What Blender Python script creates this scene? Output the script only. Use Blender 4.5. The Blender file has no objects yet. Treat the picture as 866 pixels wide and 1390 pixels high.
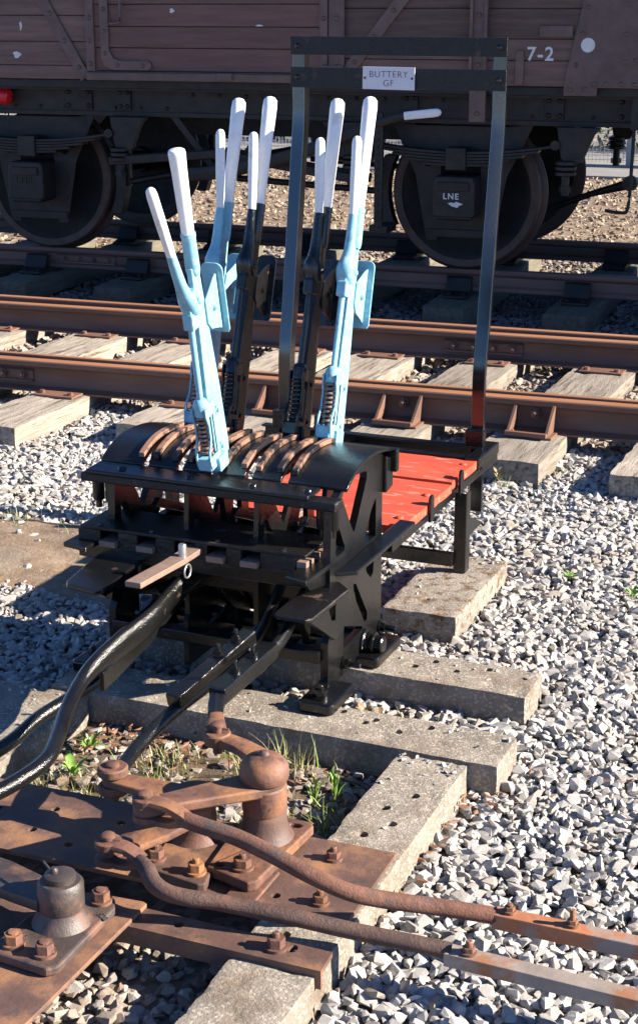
import bpy, bmesh, math, random
import numpy as np
from mathutils import Vector, Matrix, noise
from mathutils.geometry import tessellate_polygon
random.seed(7)
rng = np.random.default_rng(7)
SC = bpy.context.scene
COL = SC.collection
R = math.radians

# ------------------------------------------------------------------ camera
CAM = (1.6829, -3.9864, 2.05)
cd = bpy.data.cameras.new('camera')
cam = bpy.data.objects.new('camera', cd)
COL.objects.link(cam)
cam.location = CAM
cam.rotation_euler = (R(90 - 16.576), 0, R(22.8))
cd.sensor_fit = 'VERTICAL'
cd.sensor_height = 36
cd.lens = 2150 / 1390 * 36
cd.shift_y = -45 / 1390
cd.clip_start = 0.05
cd.clip_end = 3000
SC.camera = cam
# ------------------------------------------------------------------ sky, sun, exposure
SUN_AZ, SUN_EL = 79.2, 26.5            # azimuth clockwise from +Y, elevation
w = bpy.data.worlds.new('World')
SC.world = w
w.use_nodes = True
nt = w.node_tree
sky = nt.nodes.new('ShaderNodeTexSky')
sky.sky_type = 'NISHITA'
sky.sun_disc = False
sky.sun_elevation = R(SUN_EL)
sky.sun_rotation = R(SUN_AZ)
sky.dust_density = 0.0
sky.ozone_density = 6.5
sky.air_density = 0.55
nt.links.new(sky.outputs[0], nt.nodes['Background'].inputs[0])
nt.nodes['Background'].inputs[1].default_value = 0.078
sl = bpy.data.lights.new('sun', 'SUN')
sl.energy = 5.0
sl.angle = R(0.53)
sl.color = (1.0, 0.90, 0.76)
so = bpy.data.objects.new('sun', sl)
COL.objects.link(so)
sd = Vector((math.sin(R(SUN_AZ)) * math.cos(R(SUN_EL)), math.cos(R(SUN_AZ)) * math.cos(R(SUN_EL)), math.sin(R(SUN_EL))))
so.rotation_euler = sd.to_track_quat('Z', 'Y').to_euler()
so.location = (6, 1, 6)
vs = SC.view_settings
vs.view_transform = 'Standard'
vs.look = 'None'
vs.gamma = 1
vs.exposure = 1.75

# ------------------------------------------------------------------ materials
def mat(name, base, rough=0.6, var=0.25, scale=8.0, bump=0.3, bscale=60.0, dist=0.002,
        patch=None, patch_scale=5.0, patch_lo=0.55, patch_hi=0.65, patch_rough=None,
        speck=None, speck_scale=120.0, speck_amt=0.5, stretch=None, metallic=0.0, spec=0.5,
        objvar=0.0, island=0.0, island_cols=None, coat=0.0, streak=0.0, sss=0.0):
    m = bpy.data.materials.new(name)
    m.use_nodes = True
    n, l = m.node_tree.nodes, m.node_tree.links
    b = n['Principled BSDF']
    tc = n.new('ShaderNodeTexCoord')
    mp = n.new('ShaderNodeMapping')
    l.new(tc.outputs['Object'], mp.inputs[0])
    if stretch:
        mp.inputs['Scale'].default_value = stretch
    vec = mp.outputs[0]
    oi = n.new('ShaderNodeObjectInfo')
    addv = n.new('ShaderNodeVectorMath')          # every object its own piece of the noise
    addv.operation = 'ADD'
    l.new(vec, addv.inputs[0])
    mul = n.new('ShaderNodeMath'); mul.operation = 'MULTIPLY'; mul.inputs[1].default_value = 37.0
    l.new(oi.outputs['Random'], mul.inputs[0])
    l.new(mul.outputs[0], addv.inputs[1])
    vec = addv.outputs[0]
    def nz(s, d=6, r=0.6):
        t = n.new('ShaderNodeTexNoise')
        t.inputs['Scale'].default_value = s
        t.inputs['Detail'].default_value = d
        t.inputs['Roughness'].default_value = r
        l.new(vec, t.inputs['Vector'])
        return t.outputs[0]
    def rng_(sock, a, b_, c, d):
        t = n.new('ShaderNodeMapRange')
        l.new(sock, t.inputs[0])
        for i, v in enumerate((a, b_, c, d)):
            t.inputs[i + 1].default_value = v
        return t.outputs[0]
    def mix(f, a, b_, mode='MIX'):
        t = n.new('ShaderNodeMix'); t.data_type = 'RGBA'; t.blend_type = mode
        for s, v in ((t.inputs[0], f), (t.inputs[6], a), (t.inputs[7], b_)):
            if hasattr(v, 'links') or hasattr(v, 'is_linked'):
                l.new(v, s)
            elif isinstance(v, (int, float)):
                s.default_value = v
            else:
                s.default_value = (*v, 1)
        return t.outputs[2]
    lo = tuple(max(0, c * (1 - var)) for c in base)
    hi = tuple(min(1, c * (1 + var)) for c in base)
    colr = mix(rng_(nz(scale), 0.3, 0.7, 0, 1), lo, hi)
    if island_cols:
        g = n.new('ShaderNodeNewGeometry')
        cr = n.new('ShaderNodeValToRGB')
        cr.color_ramp.elements.remove(cr.color_ramp.elements[0])
        k = len(island_cols)
        for i, c in enumerate(island_cols):
            e = cr.color_ramp.elements[0] if i == 0 else cr.color_ramp.elements.new(i / (k - 1))
            e.position = i / (k - 1)
            e.color = (*c, 1)
        l.new(g.outputs['Random Per Island'], cr.inputs[0])
        colr = mix(rng_(nz(scale), 0.25, 0.75, 0, 1), cr.outputs[0], mix(1.0, cr.outputs[0], (1 - var, 1 - var, 1 - var), 'MULTIPLY'))
    roughv = rough
    if objvar:
        f = rng_(oi.outputs['Random'], 0, 1, 1 - objvar, 1 + objvar)
        comb = n.new('ShaderNodeCombineColor')
        for i in range(3):
            l.new(f, comb.inputs[i])
        colr = mix(1.0, colr, comb.outputs[0], 'MULTIPLY')
    if speck:
        v = n.new('ShaderNodeTexVoronoi'); v.inputs['Scale'].default_value = speck_scale
        l.new(vec, v.inputs['Vector'])
        sep = n.new('ShaderNodeSeparateColor'); l.new(v.outputs['Color'], sep.inputs[0])
        colr = mix(rng_(sep.outputs[0], 1 - speck_amt, 1 - speck_amt + 0.1, 0, 0.8), colr, speck)
    if patch:
        pf = rng_(nz(patch_scale, 8, 0.65), patch_lo, patch_hi, 0, 1)
        colr = mix(pf, colr, patch)
        if patch_rough is not None:
            roughv = rng_(pf, 0, 1, rough, patch_rough)
    l.new(colr, b.inputs['Base Color'])
    if isinstance(roughv, float) or isinstance(roughv, int):
        rr = rng_(nz(scale * 3), 0.3, 0.7, max(0.02, rough * 0.8), min(1, rough * 1.2))
        l.new(rr, b.inputs['Roughness'])
    else:
        l.new(roughv, b.inputs['Roughness'])
    b.inputs['Metallic'].default_value = metallic
    b.inputs['Specular IOR Level'].default_value = spec
    b.inputs['Coat Weight'].default_value = coat
    b.inputs['Coat Roughness'].default_value = 0.12
    if bump:
        bp = n.new('ShaderNodeBump')
        bp.inputs['Strength'].default_value = bump
        bp.inputs['Distance'].default_value = dist
        l.new(nz(bscale, 8, 0.7), bp.inputs['Height'])
        l.new(bp.outputs[0], b.inputs['Normal'])
    return m

M = {}
M['black'] = mat('gloss_black_paint', (0.006, 0.006, 0.006), 0.15, 0.4, 10, 0.6, 50, 0.003, spec=0.6,
                 patch=(0.06, 0.03, 0.02), patch_scale=14, patch_lo=0.66, patch_hi=0.72, patch_rough=0.7)
M['postblack'] = mat('tar_black_post', (0.006, 0.006, 0.0065), 0.13, 0.4, 10, 0.3, 90, 0.0010, spec=0.85, coat=0.4,
                patch=(0.02, 0.012, 0.01), patch_scale=20, patch_lo=0.68, patch_hi=0.74, patch_rough=0.7)
M['blackrod'] = mat('brushed_black_rod', (0.006, 0.006, 0.006), 0.17, 0.4, 10, 0.7, 110, 0.0025, spec=0.5,
                    patch=(0.05, 0.03, 0.02), patch_scale=18, patch_lo=0.64, patch_hi=0.72, patch_rough=0.7)
M['blackworn'] = mat('worn_black_paint', (0.008, 0.007, 0.007), 0.3, 0.4, 10, 1.0, 60, 0.005, spec=0.4,
                     patch=(0.09, 0.06, 0.045), patch_scale=11, patch_lo=0.60, patch_hi=0.70, patch_rough=0.75)
M['barblack'] = mat('bar_black_over_rust', (0.018, 0.015, 0.015), 0.35, 0.4, 10, 0.6, 70, 0.002,
                    patch=(0.24, 0.13, 0.085), patch_scale=14, patch_lo=0.47, patch_hi=0.55, patch_rough=0.6)
M['blue'] = mat('light_blue_paint', (0.19, 0.405, 0.50), 0.32, 0.14, 9, 0.5, 30, 0.002, spec=0.5,
                patch=(0.10, 0.13, 0.13), patch_scale=16, patch_lo=0.60, patch_hi=0.72, patch_rough=0.6, speck=(0.30, 0.47, 0.53), speck_scale=70, speck_amt=0.2)
M['white'] = mat('white_paint', (0.76, 0.755, 0.74), 0.3, 0.06, 14, 0.35, 35, 0.0015, patch=(0.50, 0.46, 0.40), patch_scale=14, patch_lo=0.56, patch_hi=0.74)
M['red'] = mat('red_board_paint', (0.53, 0.072, 0.034), 0.55, 0.25, 9, 0.6, 45, 0.003, stretch=(0.3, 1, 1),
               patch=(0.40, 0.10, 0.07), patch_scale=14, patch_lo=0.58, patch_hi=0.80, patch_rough=0.8, speck=(0.40, 0.22, 0.17), speck_scale=80, speck_amt=0.10)
M['redgloss'] = mat('red_gloss_paint', (0.55, 0.01, 0.02), 0.25, 0.2, 9, 0.3, 40)
M['rust'] = mat('rusty_iron', (0.125, 0.060, 0.042), 0.6, 0.45, 8, 0.7, 60, 0.003,
                patch=(0.27, 0.12, 0.048), patch_scale=9, patch_lo=0.48, patch_hi=0.68, patch_rough=0.85, speck=(0.06, 0.038, 0.032), speck_scale=90, speck_amt=0.14)
M['rustplate'] = mat('rusty_plate', (0.115, 0.065, 0.050), 0.58, 0.4, 6, 0.6, 80, 0.003,
                     patch=(0.27, 0.13, 0.058), patch_scale=6, patch_lo=0.48, patch_hi=0.68, patch_rough=0.85, speck=(0.06, 0.045, 0.04), speck_scale=50, speck_amt=0.10)
M['rustrod'] = mat('pitted_rust', (0.14, 0.060, 0.038), 0.8, 0.4, 16, 1.0, 150, 0.004,
                   patch=(0.075, 0.055, 0.05), patch_scale=12, patch_lo=0.5, patch_hi=0.62)
M['darkrod'] = mat('dark_pitted_rod', (0.075, 0.042, 0.032), 0.7, 0.4, 16, 0.9, 130, 0.004,
                   patch=(0.13, 0.065, 0.045), patch_scale=14, patch_lo=0.5, patch_hi=0.64)
M['greasy'] = mat('greasy_dark_iron', (0.055, 0.042, 0.038), 0.42, 0.5, 9, 0.8, 60, 0.003,
                  patch=(0.15, 0.075, 0.05), patch_scale=8, patch_lo=0.5, patch_hi=0.62, patch_rough=0.65)
M['rail'] = mat('rail_rust', (0.155, 0.075, 0.048), 0.62, 0.25, 6, 0.5, 70, 0.002, stretch=(0.2, 1, 1),
                patch=(0.10, 0.055, 0.04), patch_scale=4, patch_lo=0.45, patch_hi=0.65)
M['railhead'] = mat('rail_head_rust', (0.30, 0.135, 0.065), 0.5, 0.2, 6, 0.3, 70, 0.001, stretch=(0.15, 1, 1))
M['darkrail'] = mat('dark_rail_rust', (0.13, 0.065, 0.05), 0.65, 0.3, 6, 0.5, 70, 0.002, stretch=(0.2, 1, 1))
M['brass'] = mat('bare_slide_metal', (0.20, 0.135, 0.105), 0.5, 0.2, 20, 0.4, 80, 0.001)
M['springrust'] = mat('rusty_spring', (0.22, 0.15, 0.12), 0.5, 0.3, 30, 0.3, 90, 0.001)
M['steel'] = mat('bare_steel', (0.45, 0.43, 0.40), 0.35, 0.2, 30, 0.3, 90, 0.001, metallic=0.8)
M['concrete'] = mat('aggregate_concrete', (0.255, 0.222, 0.18), 0.92, 0.3, 7, 1.0, 110, 0.009,
                    speck=(0.46, 0.40, 0.33), speck_scale=150, speck_amt=0.25,
                    patch=(0.17, 0.125, 0.085), patch_scale=6, patch_lo=0.50, patch_hi=0.68)
M['mossconcrete'] = mat('mossy_concrete', (0.24, 0.21, 0.175), 0.95, 0.25, 6, 1.0, 120, 0.008,
                        speck=(0.40, 0.36, 0.31), speck_scale=180, speck_amt=0.25,
                        patch=(0.13, 0.075, 0.035), patch_scale=24, patch_lo=0.50, patch_hi=0.62)
M['timber'] = mat('weathered_timber', (0.285, 0.245, 0.20), 0.88, 0.4, 7, 1.0, 28, 0.010, stretch=(6, 0.45, 6),
                  patch=(0.09, 0.065, 0.045), patch_scale=6, patch_lo=0.54, patch_hi=0.64, objvar=0.25)
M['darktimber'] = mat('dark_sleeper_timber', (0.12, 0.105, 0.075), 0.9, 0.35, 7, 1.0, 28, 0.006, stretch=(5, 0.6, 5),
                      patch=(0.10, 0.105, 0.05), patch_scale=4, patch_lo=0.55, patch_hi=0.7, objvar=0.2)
M['plank'] = mat('brown_wagon_plank', (0.140, 0.084, 0.066), 0.75, 0.3, 6, 0.8, 32, 0.004, stretch=(0.35, 1, 5),
                 patch=(0.22, 0.185, 0.17), patch_scale=9, patch_lo=0.66, patch_hi=0.76, objvar=0.3)
M['doorplank'] = mat('brown_door_plank', (0.145, 0.073, 0.058), 0.7, 0.2, 6, 0.4, 32, 0.003, stretch=(0.35, 1, 4), objvar=0.12,
                     patch=(0.25, 0.20, 0.18), patch_scale=12, patch_lo=0.70, patch_hi=0.76)
M['wagiron'] = mat('brown_wagon_ironwork', (0.12, 0.074, 0.06), 0.6, 0.25, 8, 0.5, 60, 0.002, objvar=0.1)
M['under'] = mat('grimy_underframe', (0.014, 0.012, 0.0115), 0.5, 0.4, 7, 0.7, 50, 0.003, spec=0.35,
                 patch=(0.026, 0.018, 0.015), patch_scale=6, patch_lo=0.5, patch_hi=0.66)
M['wheel'] = mat('grimy_wheel', (0.012, 0.010, 0.009), 0.6, 0.3, 6, 0.5, 50, 0.002, spec=0.25)
M['tyre'] = mat('rusty_tyre', (0.05, 0.026, 0.019), 0.55, 0.3, 6, 0.4, 50, 0.002)
M['signwhite'] = mat('sign_face', (0.62, 0.62, 0.64), 0.4, 0.03, 10, 0.1, 40, 0.001)
M['ink'] = mat('sign_lettering', (0.02, 0.02, 0.02), 0.5, 0.1, 10, 0)
M['paintmark'] = mat('faded_white_lettering', (0.60, 0.60, 0.58), 0.7, 0.12, 30, 0.2, 60,
                     patch=(0.3, 0.28, 0.26), patch_scale=60, patch_lo=0.62, patch_hi=0.7)
M['ballast'] = mat('limestone_ballast', (0.4, 0.39, 0.38), 0.9, 0.3, 30, 0.5, 120, 0.003,
                   island_cols=[(0.27, 0.23, 0.19), (0.39, 0.375, 0.36), (0.45, 0.435, 0.415), (0.33, 0.325, 0.325), (0.47, 0.45, 0.43), (0.40, 0.385, 0.365), (0.28, 0.26, 0.24), (0.37, 0.36, 0.355), (0.42, 0.39, 0.36), (0.49, 0.475, 0.46), (0.34, 0.30, 0.26), (0.38, 0.37, 0.36)],
                   patch=(0.27, 0.22, 0.17), patch_scale=2.6, patch_lo=0.52, patch_hi=0.8)
M['brownballast'] = mat('rust_stained_ballast', (0.4, 0.39, 0.38), 0.9, 0.3, 22, 0.7, 90, 0.004,
                        island_cols=[(0.16, 0.11, 0.08), (0.32, 0.27, 0.22), (0.40, 0.35, 0.30), (0.22, 0.17, 0.13), (0.37, 0.34, 0.31), (0.30, 0.24, 0.19)])
M['darkballast'] = mat('dark_ballast', (0.4, 0.39, 0.38), 0.9, 0.3, 22, 0.7, 90, 0.004,  # darker stone tones for the wagon track
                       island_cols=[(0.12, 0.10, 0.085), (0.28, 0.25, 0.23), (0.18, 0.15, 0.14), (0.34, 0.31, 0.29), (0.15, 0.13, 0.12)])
M['ground'] = mat('gritty_ground', (0.20, 0.165, 0.13), 0.95, 0.35, 7, 1.0, 60, 0.01,
                  speck=(0.36, 0.33, 0.30), speck_scale=45, speck_amt=0.35,
                  patch=(0.09, 0.07, 0.05), patch_scale=3, patch_lo=0.5, patch_hi=0.65)
M['dirt'] = mat('brown_dirt', (0.20, 0.14, 0.09), 0.95, 0.3, 9, 1.0, 60, 0.008,
                patch=(0.27, 0.21, 0.15), patch_scale=5, patch_lo=0.5, patch_hi=0.65, speck=(0.35, 0.31, 0.27), speck_scale=90, speck_amt=0.08)
M['soil'] = mat('mossy_soil', (0.11, 0.075, 0.045), 0.95, 0.35, 12, 1.0, 70, 0.008,
                patch=(0.16, 0.13, 0.035), patch_scale=10, patch_lo=0.54, patch_hi=0.62)
M['verge'] = mat('verge_gravel', (0.4, 0.39, 0.38), 0.9, 0.3, 22, 0.7, 90, 0.004,
                 island_cols=[(0.16, 0.11, 0.07), (0.30, 0.22, 0.15), (0.36, 0.29, 0.21), (0.22, 0.16, 0.11), (0.42, 0.36, 0.29), (0.27, 0.20, 0.13)])
M['grass'] = mat('grass_blades', (0.14, 0.20, 0.045), 0.6, 0.2, 20, 0,
                 island_cols=[(0.10, 0.17, 0.03), (0.17, 0.24, 0.05), (0.38, 0.32, 0.17), (0.14, 0.21, 0.04), (0.42, 0.36, 0.20), (0.26, 0.28, 0.09)])
M['leaf'] = mat('weed_leaf', (0.15, 0.29, 0.045), 0.5, 0.25, 20, 0.2, 40, objvar=0.25)
M['redleaf'] = mat('tinted_weed_leaf', (0.24, 0.20, 0.08), 0.55, 0.35, 12, 0.2, 40, objvar=0.3, patch=(0.26, 0.08, 0.06), patch_scale=25, patch_lo=0.5, patch_hi=0.62)
M['deadleaf'] = mat('dead_leaf', (0.2, 0.09, 0.05), 0.7, 0.2, 20, 0,
                    island_cols=[(0.22, 0.10, 0.055), (0.30, 0.16, 0.09), (0.15, 0.07, 0.045), (0.26, 0.12, 0.08)])
M['hedge'] = mat('hedge_leaves', (0.05, 0.1, 0.02), 0.55, 0.2, 20, 0, island_cols=[(0.035, 0.09, 0.015), (0.07, 0.15, 0.03), (0.05, 0.12, 0.02), (0.09, 0.17, 0.035)])
M['galv'] = mat('galvanised_wire', (0.30, 0.31, 0.30), 0.5, 0.1, 10, 0)
M['path'] = mat('pale_tarmac', (0.2, 0.19, 0.185), 0.9, 0.15, 3, 0.6, 60, 0.004)
M['bark'] = mat('bark', (0.08, 0.06, 0.04), 0.9, 0.3, 8, 0.8, 40, 0.005)

# ------------------------------------------------------------------ helpers
def link(name, me, m, parent=None, smooth=None, bev=0.0, seg=2):
    o = bpy.data.objects.new(name, me)
    COL.objects.link(o)
    if m:
        me.materials.clear()
        me.materials.append(m if not isinstance(m, str) else M[m])
    if parent:
        o.parent = parent
    if smooth is not None:
        for p in me.polygons:
            p.use_smooth = True
        if smooth != 180:
            try:
                me.set_sharp_from_angle(angle=R(smooth))
            except Exception:
                pass
    if bev:
        md = o.modifiers.new('bevel', 'BEVEL')
        md.width = bev; md.segments = seg; md.limit_method = 'ANGLE'; md.angle_limit = R(38)
        md.harden_normals = False
    return o

def ob(name, bm, m, parent=None, smooth=None, bev=0.0, seg=2):
    me = bpy.data.meshes.new(name)
    bmesh.ops.recalc_face_normals(bm, faces=bm.faces)
    bm.to_mesh(me); bm.free()
    return link(name, me, m, parent, smooth, bev, seg)

def tag(o, label=None, cat=None, group=None, kind=None):
    if label: o['label'] = label
    if cat: o['category'] = cat
    if group: o['group'] = group
    if kind: o['kind'] = kind
    return o

def empty(name, loc=(0, 0, 0), rz=0, label=None, cat=None, group=None):
    o = bpy.data.objects.new(name, None)
    o.empty_display_size = 0.1
    COL.objects.link(o)
    o.location = loc; o.rotation_euler = (0, 0, rz)
    return tag(o, label, cat, group)

def NB(): return bmesh.new()

def box(bm, x0, x1, y0, y1, z0, z1, mtx=None):
    v = [bm.verts.new((x, y, z)) for x in (x0, x1) for y in (y0, y1) for z in (z0, z1)]
    for f in ((0, 1, 3, 2), (4, 6, 7, 5), (0, 4, 5, 1), (2, 3, 7, 6), (0, 2, 6, 4), (1, 5, 7, 3)):
        bm.faces.new([v[i] for i in f])
    if mtx is not None:
        bmesh.ops.transform(bm, matrix=mtx, verts=v)
    return v

def prism(bm, poly, lo, hi, axis='x', holes=(), mtx=None):
    """poly: 2D points; axis x: (y,z) ; y: (x,z) ; z: (x,y)."""
    def P(p, h):
        return {'x': (h, p[0], p[1]), 'y': (p[0], h, p[1]), 'z': (p[0], p[1], h)}[axis]
    loops = [list(poly)] + [list(h) for h in holes]
    allp = [p for lp in loops for p in lp]
    a = [bm.verts.new(P(p, lo)) for p in allp]
    b = [bm.verts.new(P(p, hi)) for p in allp]
    if holes:
        tris = tessellate_polygon([[Vector((p[0], p[1], 0)) for p in lp] for lp in loops])
        for t in tris:
            try:
                bm.faces.new([a[i] for i in t]); bm.faces.new([b[i] for i in reversed(t)])
            except ValueError:
                pass
    else:
        bm.faces.new(a); bm.faces.new(list(reversed(b)))
    k = 0
    for lp in loops:
        n = len(lp)
        for i in range(n):
            j = (i + 1) % n
            bm.faces.new((a[k + i], a[k + j], b[k + j], b[k + i]))
        k += n
    if mtx is not None:
        bmesh.ops.transform(bm, matrix=mtx, verts=a + b)
    return a + b

def circ(cx, cy, r, n=16, ry=None, a0=0):
    ry = r if ry is None else ry
    return [(cx + r * math.cos(a0 + 2 * math.pi * i / n), cy + ry * math.sin(a0 + 2 * math.pi * i / n)) for i in range(n)]

def lathe(bm, prof, c=(0, 0, 0), axis='z', n=24, cap=True):
    rings = []
    for r, h in prof:
        ring = []
        for i in range(n):
            a = 2 * math.pi * i / n
            u, v = r * math.cos(a), r * math.sin(a)
            p = {'z': (u, v, h), 'x': (h, u, v), 'y': (u, h, v)}[axis]
            ring.append(bm.verts.new((p[0] + c[0], p[1] + c[1], p[2] + c[2])))
        rings.append(ring)
    for A, B in zip(rings, rings[1:]):
        for i in range(n):
            j = (i + 1) % n
            bm.faces.new((A[i], A[j], B[j], B[i]))
    if not cap:
        for i in range(n):
            k_ = (i + 1) % n
            bm.faces.new((rings[-1][i], rings[-1][k_], rings[0][k_], rings[0][i]))
        return rings
    bm.faces.new(rings[0]); bm.faces.new(rings[-1])
    return rings

def spline(pts, k=6):
    P = [Vector(p) for p in pts]
    out = []
    for i in range(len(P) - 1):
        p0 = P[max(i - 1, 0)]; p1 = P[i]; p2 = P[i + 1]; p3 = P[min(i + 2, len(P) - 1)]
        for j in range(k):
            t = j / k
            out.append(0.5 * ((2 * p1) + (p2 - p0) * t + (2 * p0 - 5 * p1 + 4 * p2 - p3) * t * t + (3 * p1 - p0 - 3 * p2 + p3) * t ** 3))
    out.append(P[-1])
    return out

def tube(bm, pts, rad, n=12, ref=Vector((0, 0, 1)), power=2.0):
    """rad: number, or list of numbers / (side, up) pairs, one per point."""
    P = [Vector(p) for p in pts]
    rings = []
    for i, p in enumerate(P):
        t = (P[min(i + 1, len(P) - 1)] - P[max(i - 1, 0)]).normalized()
        s = t.cross(ref)
        if s.length < 0.05:
            s = t.cross(Vector((1, 0, 0)))
        s.normalize()
        u = s.cross(t).normalized()
        r = rad if isinstance(rad, (int, float)) else rad[i]
        if isinstance(r, (int, float)):
            r = (r, r)
        ring = []
        for k in range(n):
            a = 2 * math.pi * k / n
            ca, sa = math.cos(a), math.sin(a)
            if power != 2.0:
                ca = math.copysign(abs(ca) ** (2 / power), ca); sa = math.copysign(abs(sa) ** (2 / power), sa)
            ring.append(bm.verts.new(p + s * r[0] * ca + u * r[1] * sa))
        rings.append(ring)
    for A, B in zip(rings, rings[1:]):
        for i in range(n):
            j = (i + 1) % n
            bm.faces.new((A[i], A[j], B[j], B[i]))
    bm.faces.new(rings[0]); bm.faces.new(rings[-1])
    return rings

def interp_r(rs, k):
    out = []
    for a, b in zip(rs, rs[1:]):
        for j in range(k):
            t = j / k
            if isinstance(a, tuple):
                out.append(tuple(a[q] * (1 - t) + b[q] * t for q in range(2)))
            else:
                out.append(a * (1 - t) + b * t)
    out.append(rs[-1])
    return out

def nut(bm, x, y, z, r=0.017, h=0.018, stud=0.012, sr=0.008, ang=0.3):
    prism(bm, circ(x, y, r, 6, a0=ang), z, z + h, 'z')
    lathe(bm, [(r * 1.25, z - 0.004), (r * 1.25, z + 0.003)], (x, y, 0), 'z', 14)
    if stud:
        lathe(bm, [(sr, z + h), (sr, z + h + stud * 0.85), (sr * 0.8, z + h + stud)], (x, y, 0), 'z', 10)

def hexbolt(name, loc, m, parent, axis='z', r=0.017, h=0.018, stud=0.012, sr=0.008, ang=0.3):
    bm = NB()
    nut(bm, 0, 0, 0, r, h, stud, sr, ang)
    if axis == 'x':
        bmesh.ops.rotate(bm, cent=(0, 0, 0), matrix=Matrix.Rotation(R(90), 3, 'Y'), verts=bm.verts)
    if axis == '-y':
        bmesh.ops.rotate(bm, cent=(0, 0, 0), matrix=Matrix.Rotation(R(90), 3, 'X'), verts=bm.verts)
    o = ob(name, bm, m, parent, smooth=35)
    o.location = loc
    return o

def rough_block(lx, ly, lz, step=0.03, rnd=0.012, amp=0.003, seed=0, chip=0.006):
    """box (0..lx, 0..ly, 0..lz) with worn rounded edges."""
    bm = NB()
    n = [max(2, int(round(v / step))) for v in (lx, ly, lz)]
    V = {}
    def vv(i, j, k):
        key = (i, j, k)
        if key not in V:
            V[key] = bm.verts.new((lx * i / n[0], ly * j / n[1], lz * k / n[2]))
        return V[key]
    for k in (0, n[2]):
        for i in range(n[0]):
            for j in range(n[1]):
                bm.faces.new((vv(i, j, k), vv(i + 1, j, k), vv(i + 1, j + 1, k), vv(i, j + 1, k)))
    for j in (0, n[1]):
        for i in range(n[0]):
            for k in range(n[2]):
                bm.faces.new((vv(i, j, k), vv(i + 1, j, k), vv(i + 1, j, k + 1), vv(i, j, k + 1)))
    for i in (0, n[0]):
        for j in range(n[1]):
            for k in range(n[2]):
                bm.faces.new((vv(i, j, k), vv(i, j + 1, k), vv(i, j + 1, k + 1), vv(i, j, k + 1)))
    so_ = Vector((seed * 3.1, seed * 1.7, seed))
    for v in bm.verts:
        p = v.co.copy()
        r = rnd * (0.6 + 1.6 * max(0, noise.noise(p * 14 + so_)))
        q = Vector((min(max(p.x, r), lx - r), min(max(p.y, r), ly - r), min(max(p.z, r), lz - r)))
        d = p - q
        if d.length > 1e-6:
            e = sum(1 for c in d if abs(c) > 1e-6)
            p = q + d.normalized() * (r if e > 1 else d.length)
        p += noise.noise_vector(p * 9 + so_) * amp + noise.noise_vector(p * 35 + so_) * amp * 0.5
        if chip and d.length > 1e-6:
            c_ = noise.noise(v.co * 22 + so_ * 2)
            if c_ > 0.22: p -= d.normalized() * chip * min(1, (c_ - 0.22) * 5)
        v.co = p
    return bm

def cut_holes(o, holes, r, z0, z1):
    bm = NB()
    for (x, y) in holes:
        lathe(bm, [(r, z0), (r, z1)], (x, y, 0), 'z', 14)
    me = bpy.data.meshes.new('cut')
    bmesh.ops.recalc_face_normals(bm, faces=bm.faces)
    bm.to_mesh(me); bm.free()
    c = bpy.data.objects.new('cut', me)
    COL.objects.link(c)
    md = o.modifiers.new('b', 'BOOLEAN'); md.object = c; md.operation = 'DIFFERENCE'; md.solver = 'EXACT'
    dg = bpy.context.evaluated_depsgraph_get()
    new = bpy.data.meshes.new_from_object(o.evaluated_get(dg))
    o.modifiers.clear()
    new.name = o.name
    o.data = new
    bpy.data.objects.remove(c)

def text_mesh(name, s, size, m, parent, mtx, depth=0.0008, off=0.0, spacing=1.0):
    cu = bpy.data.curves.new(name, 'FONT')
    cu.body = s; cu.size = size; cu.extrude = depth; cu.align_x = 'CENTER'; cu.align_y = 'CENTER'
    cu.space_character = spacing; cu.offset = off
    t = bpy.data.objects.new(name, cu)
    COL.objects.link(t)
    dg = bpy.context.evaluated_depsgraph_get()
    me = bpy.data.meshes.new_from_object(t.evaluated_get(dg))
    bpy.data.objects.remove(t)
    me.transform(mtx)
    return link(name, me, m, parent)

# ------------------------------------------------------------------ frames of reference
# world X = along the lever frame, world Y = away from the viewer; the railway lies turned by DEL
DEL = R(3.8)
def T(s, n, z=0.0):
    return (CAM[0] + s * math.cos(DEL) - n * math.sin(DEL), CAM[1] + s * math.sin(DEL) + n * math.cos(DEL), z)
def Tinv(x, y):
    dx, dy = x - CAM[0], y - CAM[1]
    return dx * math.cos(DEL) + dy * math.sin(DEL), -dx * math.sin(DEL) + dy * math.cos(DEL)
YAW = R(22.8)
def view_uv(x, y):
    """sideways and forward distance of a ground point from where one stands."""
    dx, dy = x - CAM[0], y - CAM[1]
    return dx * math.cos(YAW) + dy * math.sin(YAW), -dx * math.sin(YAW) + dy * math.cos(YAW)

# ------------------------------------------------------------------ ground
def gz(x, y):
    s, n = Tinv(x, y)
    h = 0.012 * noise.noise(Vector((x * 1.3, y * 1.3, 0)))
    if 6.9 < n < 9.3:
        h += 0.018 * min(1, (n - 6.9) / 0.3)
    h += 0.012 * noise.noise(Vector((x * 4, y * 4, 3)))
    if n > 9.0:
        h += min(1, (n - 9.0) / 0.8) * 0.05
    return h

bm = NB()
xs = list(np.linspace(-9, 7, 90)); ys = list(np.linspace(-5, 22, 140))
xs = [-1500, -300, -60, -20] + xs + [15, 60, 300, 1500]
ys = [-1500, -300, -60, -12] + ys + [40, 100, 300, 1500]
G = [[bm.verts.new((x, y, -0.012 + (gz(x, y) if abs(x) < 20 and abs(y) < 30 else 0))) for y in ys] for x in xs]
for i in range(len(xs) - 1):
    for j in range(len(ys) - 1):
        bm.faces.new((G[i][j], G[i + 1][j], G[i + 1][j + 1], G[i][j + 1]))
tag(ob('ground', bm, 'ground', smooth=180), kind='structure', label='gritty ground under the ballast')

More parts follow.
